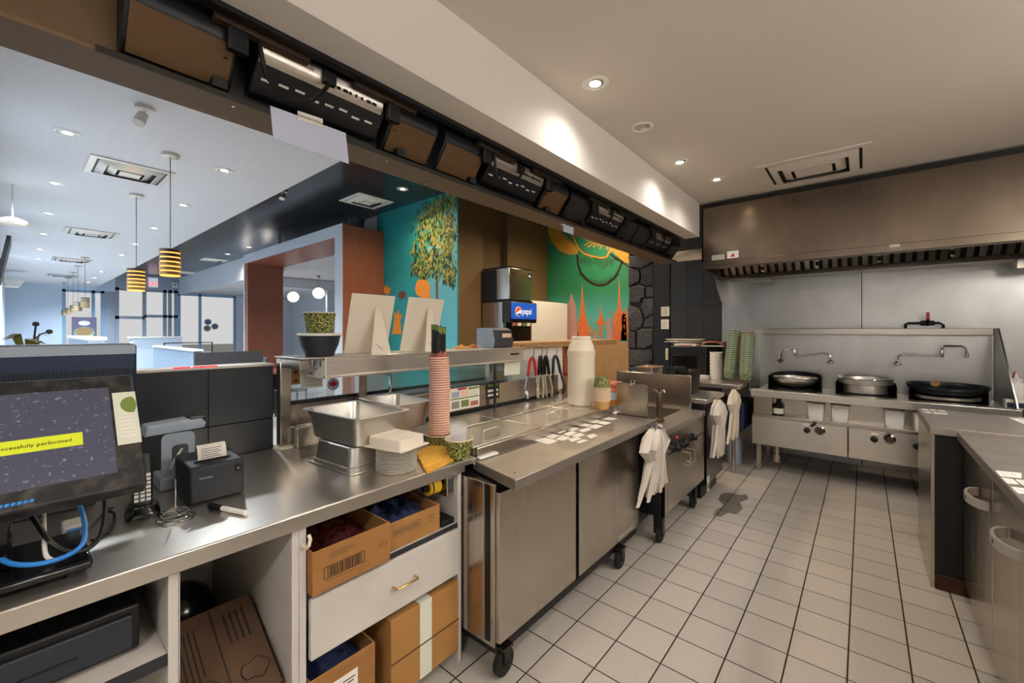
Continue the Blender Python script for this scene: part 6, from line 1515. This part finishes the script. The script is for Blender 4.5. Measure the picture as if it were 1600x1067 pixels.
MB().prism([(cy + W * .34 * math.cos(t), cz_ - Hh * .08 + Hh * .18 * math.sin(t)) for t in [2 * math.pi * i / 24 for i in range(24)]], FX + .010, FX + .012, 'x').build('food_print', 'poster_food', ps_)
MB().prism([(cy + W * .24 * math.cos(t), cz_ + Hh * .26 + Hh * .10 * math.sin(t)) for t in [2 * math.pi * i / 20 for i in range(20)]], FX + .008, FX + .010, 'x').build('script_print', 'paper', ps_)
for u, v, lab in ((325, 503, 'round purple sticker high on the entrance glass'), (324, 513, 'round green sticker below the purple one'), (336, 510, 'round blue sticker right of the purple one')):
    c = PX(u, v, FX - .03); t = thing('round_sticker', lab.replace('right of', 'next to'), 'sticker', (FX - .03, c.y, c.z), group='round stickers on the glass'); MB().lathe([(.13, 0), (.13, .003), (0, .003)], (FX - .05, c.y, c.z), 22, True, True, 'x').build('disc', 'grey_plastic', t); MB().lathe([(.09, 0), (.09, .002), (0, .002)], (FX - .047, c.y, c.z), 18, True, True, 'x').build('emblem', 'green_ink' if 'green' in lab else 'poster_purple', t)
# wall TV, speaker and lit frame on the side wall
tv = thing('flat_television', 'thin dark television tilted off the blue side wall', 'television', (-9.4, -.12, 2.15))
MB().prism([(-.148, 2.16), (-.05, 2.78), (-.01, 2.775), (-.11, 2.15)], -9.9, -8.9, 'x').build('panel', 'black', tv)
MB().box(-9.5, -9.3, -.149, -.08, 2.4, 2.5).build('bracket', 'black', tv)
sp4 = thing('loudspeaker', 'white speaker high on the side wall near the far corner', 'speaker', (-17, -.1, 2.5))
MB().prism([(-.148, 2.62), (-.148, 2.85), (.22, 2.84), (.10, 2.62)], -17.2, -16.8, 'x').build('cabinet', 'white', sp4, .02)
dn = thing('dome_lamp', 'flat rounded cream lamp hanging before the tilted wall television', 'ceiling light', (-7.0, .02, 2.62))
MB().lathe([(.0, .0), (.10, .0), (.115, .02), (.105, .05), (.04, .08), (0, .08)], (-7.0, .0, 2.62), 28).build('disc', 'cream', dn); MB().cyl((-7.0, .0, 2.69), (-7.0, .0, DCEIL), .01).build('stem', 'white', dn)
# ------------------------------------------------------------------ booths, tables and chairs in the dining room
bp = thing('booth_partition', 'pale grey timber booth partition behind the dark half wall', 'partition', (-8.8, 1.75, 0))
for k in range(9): MB().box(-10.2 + k * .3, -9.905 + k * .3, 1.70, 1.80, .02, 1.18).build('plank', 'wood_grey', bp, .003)
MB().box(-10.22, -7.48, 1.68, 1.82, 1.18, 1.205).build('cap', 'white', bp)
MB().box(-7.5, -7.42, 1.7, 2.6, 0, 1.16).build('end_panel', 'dark_grey', bp)
bs = thing('booth_seat', 'high dark booth back with a pale top by the side wall', 'booth', (-9.0, .7, 0))
MB().box(-10.4, -7.6, .62, .78, 0, 1.36).build('back', 'frame_grey', bs, .01); MB().box(-10.4, -7.6, .60, .80, 1.36, 1.40).build('cap', 'white', bs)
MB().box(-10.4, -7.6, .2, .62, .0, .46).build('bench', 'charcoal', bs, .02)
def dining_chair(label, loc, rz):
    t = thing('dining_chair', label, 'chair', loc, rz, 'dining chairs')
    MB().box(-.2, .2, -.2, .2, .44, .47).build('seat', 'dark_grey', t, .01, local=True)
    MB().prism([(.17, .5), (.20, .95), (.23, .95), (.20, .5)], -.2, .2, 'y').build('backrest', 'grey_plastic', t, .01, local=True)
    for sx in (-.18, .18):
        for sy in (-.18, .18): MB().cyl((sx, sy, 0), (sx, sy, .45 if sx < 0 else .92), .014, n=8).build('leg', 'dark_grey', t, local=True)
    return t
def dining_table(label, loc):
    t = thing('dining_table', label, 'table', loc, 0, 'dining tables')
    MB().box(-.4, .4, -.35, .35, .72, .755).build('top', 'wood_red', t, .006, local=True); MB().cyl((0, 0, .02), (0, 0, .72), .035).build('column', 'black', t, local=True); MB().lathe([(.25, 0), (.25, .01), (.04, .03), (0, .03)], (0, 0, 0), 20).build('foot', 'black', t, local=True)
dining_table('wooden dining table beyond the booth partition', (-12.0, 3.1, 0)); dining_table('wooden dining table close to the timber portal', (-8.3, 3.1, 0))
dining_chair('grey dining chair behind the table beyond the booth', (-12.7, 3.1, 0), math.pi); dining_chair('grey dining chair in front of the table beyond the booth', (-11.3, 3.1, 0), 0)
dining_chair('grey dining chair at the portal table facing the windows', (-7.6, 3.1, 0), 0); dining_chair('grey dining chair at the portal table facing the kitchen', (-9.0, 3.1, 0), math.pi)
rlg = thing('metal_railing', 'thin black metal railing before the entrance glass', 'railing', (-14, 3.2, 0))
MB().tube([(-14, 2.55, 0), (-14, 2.55, 1.16), (-14, 3.6, 1.16), (-14, 3.6, 0)], .02, 6).build('frame', 'black', rlg); MB().cyl((-14, 2.55, .6), (-14, 3.6, .6), .012, n=6).build('mid_bar', 'black', rlg)
hst = thing('host_stand', 'pale host counter by the glass entrance', 'counter', (-18, 2.9, 0)); MB().box(-18.3, -17.7, 2.45, 3.7, 0, 1.25).build('body', 'wall_blue', hst, .01); MB().box(-18.35, -17.65, 2.4, 3.75, 1.25, 1.29).build('top', 'white', hst)
# neon-pink light edge on the half wall cap
for y0_, y1_, lab in ((.44, .50, 'short red light strip on the half wall cap'), (.51, .60, 'long red light strip on the half wall cap')):
    o = thing('red_light_strip', lab, 'light strip', (-2.26, y0_, 1.318), group='red light strips'); MB().box(-2.262, -2.250, y0_, y1_, 1.3185, 1.3225).build('strip', 'led_red', o); MB().box(-2.264, -2.2625, y0_, y1_, 1.3185, 1.324).build('holder', 'aluminium', o)
# orchid on the half wall
orc = thing('orchid', 'small orchid with yellow-green leaves on the half wall', 'plant', (-2.32, .035, 1.318))
MB().lathe([(.03, 0), (.04, .05), (.036, .05), (0, .045)], (-2.32, .035, 1.319), 16).build('pot', 'white', orc)
for k, (a, l, h) in enumerate(((0.3, .07, .10), (1.4, .06, .12), (2.4, .06, .09), (4.0, .07, .11), (5.3, .06, .12))):
    c = Vector((-2.32, .035, 1.362)); d = Vector((math.cos(a), math.sin(a), 0)); s_ = Vector((-math.sin(a), math.cos(a), 0)) * .018
    P = [c, c + d * l * .5 + Vector((0, 0, h * .9)), c + d * l * 1.2 + Vector((0, 0, h * .75))]
    MB().add([P[0] - s_ * .3, P[0] + s_ * .3, P[1] + s_, P[1] - s_, P[2], P[1] + s_ + Vector((0, 0, -.002)), P[1] - s_ + Vector((0, 0, -.002))], [(0, 1, 2, 3), (3, 2, 4)]).build('leaf', 'plant_leaf', orc)
MB().tube([(-2.32, .035, 1.36), (-2.32, .05, 1.44), (-2.32, .055, 1.50)], .003, 6).tube([(-2.32, .05, 1.45), (-2.32, .07, 1.47), (-2.32, .085, 1.475)], .0025, 6).build('stem', 'plant_dark', orc)
for (y_, z_) in ((.055, 1.505), (.088, 1.477)): MB().lathe([(0, -.01), (.01, -.004), (.008, .006), (0, .010)], (-2.32, y_, z_), 10).build('bud', 'plant_dark', orc)
# ------------------------------------------------------------------ soda fountain with ice maker
XS = -4.06; yS0, yS1 = PX(796, 440, XS).y, PX(831, 440, XS).y
cabn = thing('drink_cabinet', 'brown cabinet under the soda fountain', 'cabinet', (-4.3, 5.1, 0)); MB().box(RX + .004, XS + .1, yS0 - .15, MY2 - .02, 0, .9).build('body', 'brown_wall', cabn, .004); MB().box(RX + .004, XS + .14, yS0 - .17, MY2 - .02, .9, .94).build('worktop', 'steel_h', cabn, .003)
so = thing('soda_fountain', 'soda fountain with a blue lit cola sign under the ice maker', 'drink dispenser', (-4.3, 5.05, .94))
MB().box(RX + .03, XS, yS0, yS1, .941, 1.93).build('body', 'steel', so, .01)
MB().box(RX + .03, XS + .01, yS0 - .01, yS1 + .01, 1.93, 1.955).build('black_collar', 'black', so)
a, b = PX(800, 503, XS + .17), PX(839, 472, XS + .17)
MB().box(XS, XS + .165, a.y - .03, b.y, 1.60, 1.91).build('head', 'black', so, .012)
sg_ = MB().box(XS + .165, XS + .175, a.y - .015, b.y - .01, 1.655, 1.895).build('sign_panel', 'pepsi_blue', so, .008)
sx_ = XS + .1765; gy = a.y + .14; gz = 1.765; R_ = .072
MB().lathe([(R_, 0), (R_, .001), (0, .001)], (sx_ - .0015, gy, gz), 28, True, True, 'x').build('globe_white', 'pepsi_white', sg_)
MB().prism([(gy + R_ * .93 * math.cos(t), gz + R_ * .93 * math.sin(t)) for t in [math.radians(25 + i * 10) for i in range(20)]] + [(gy - .01, gz + .0)], sx_, sx_ + .001, 'x').build('globe_red', 'pepsi_red', sg_)
MB().prism([(gy + R_ * .93 * math.cos(t), gz + R_ * .93 * math.sin(t)) for t in [math.radians(225 + i * 10) for i in range(12)]] + [(gy + .02, gz - .02)], sx_, sx_ + .001, 'x').build('globe_blue', 'pepsi_blue', sg_)
text('sign_letters', 'pepsi', .135, (sx_ + .001, gy + R_ + .015, gz + .005), (1, 0, 0), 'pepsi_white', sg_, align='LEFT', sx=.82)
for k in range(4):
    yy = a.y + .07 + k * .11; v_ = MB().cyl((XS + .12, yy, 1.60), (XS + .12, yy, 1.52), .022, .015, 12).build('valve', 'black', so); MB().box(XS + .145, XS + .17, yy - .035, yy + .035, 1.555, 1.60).build('flavour_label', ('cup_pink', 'paper', 'leaf_b', 'paper')[k], v_)
MB().box(XS, XS + .16, a.y, b.y - .02, .941, .99).build('drip_tray', 'black', so, .006); MB().box(XS, XS + .06, a.y, b.y - .02, .99, 1.60).build('splash_plate', 'steel_dark', so)
ic = thing('ice_maker', 'steel ice maker with black vents on top of the soda fountain', 'ice machine', (-4.3, 5.05, 1.956))
MB().box(RX + .03, XS, yS0, yS1, 1.956, 2.44).build('body', 'steel', ic, .012)
mb_x0 = RX + .035
MB().box(RX + .03, RX + .34, yS0 - .004, yS0, 1.97, 2.42).build('vent_panel', 'black', ic)
for k in range(16): MB().box(RX + .05, RX + .32, yS0 - .010, yS0 - .003, 1.99 + k * .026, 2.002 + k * .026).build('slat', 'charcoal', ic)
MB().box(RX + .03, XS + .004, yS0 - .004, yS1 + .004, 2.44, 2.455).build('lid', 'black', ic)
MB().box(XS, XS + .003, yS1 - .10, yS1 - .02, 2.30, 2.40).build('badge', 'navy', ic); MB().box(XS + .003, XS + .005, yS1 - .075, yS1 - .05, 2.33, 2.36).build('badge_mark', 'pepsi_white', ic)
MB().lathe([(.022, 0), (.022, .004), (0, .004)], (XS, yS0 + .1, 2.36), 14, True, True, 'x').build('lock', 'black', ic)
wc = thing('white_locker', 'plain white cabinet between soda fountain and green mural', 'cabinet', (-4.3, 5.9, .94))
MB().box(RX + .004, XS - .1, yS1 + .12, MY2 - .06, .941, 1.98).build('body', 'white', wc, .006); MB().box(XS - .1, XS - .095, yS1 + .14, MY2 - .1, .97, 1.95).build('door', 'white_gloss', wc, .003)
cm = thing('coffee_machine', 'dark rounded coffee machine in front of the soda fountain', 'coffee machine', (-3.6, 5.1, 0)); 
MB().lathe([(.12, 0), (.13, .02), (.13, .26), (.10, .33), (.0, .34)], (-3.98, yS1 + .32, .941), 20).build('body', 'dark_grey', cm); cm.location = (-3.98, yS1 + .32, .941)
for ch_ in cm.children: ch_.location = Vector((-3.6, 5.1, 0)) - Vector(cm.location)
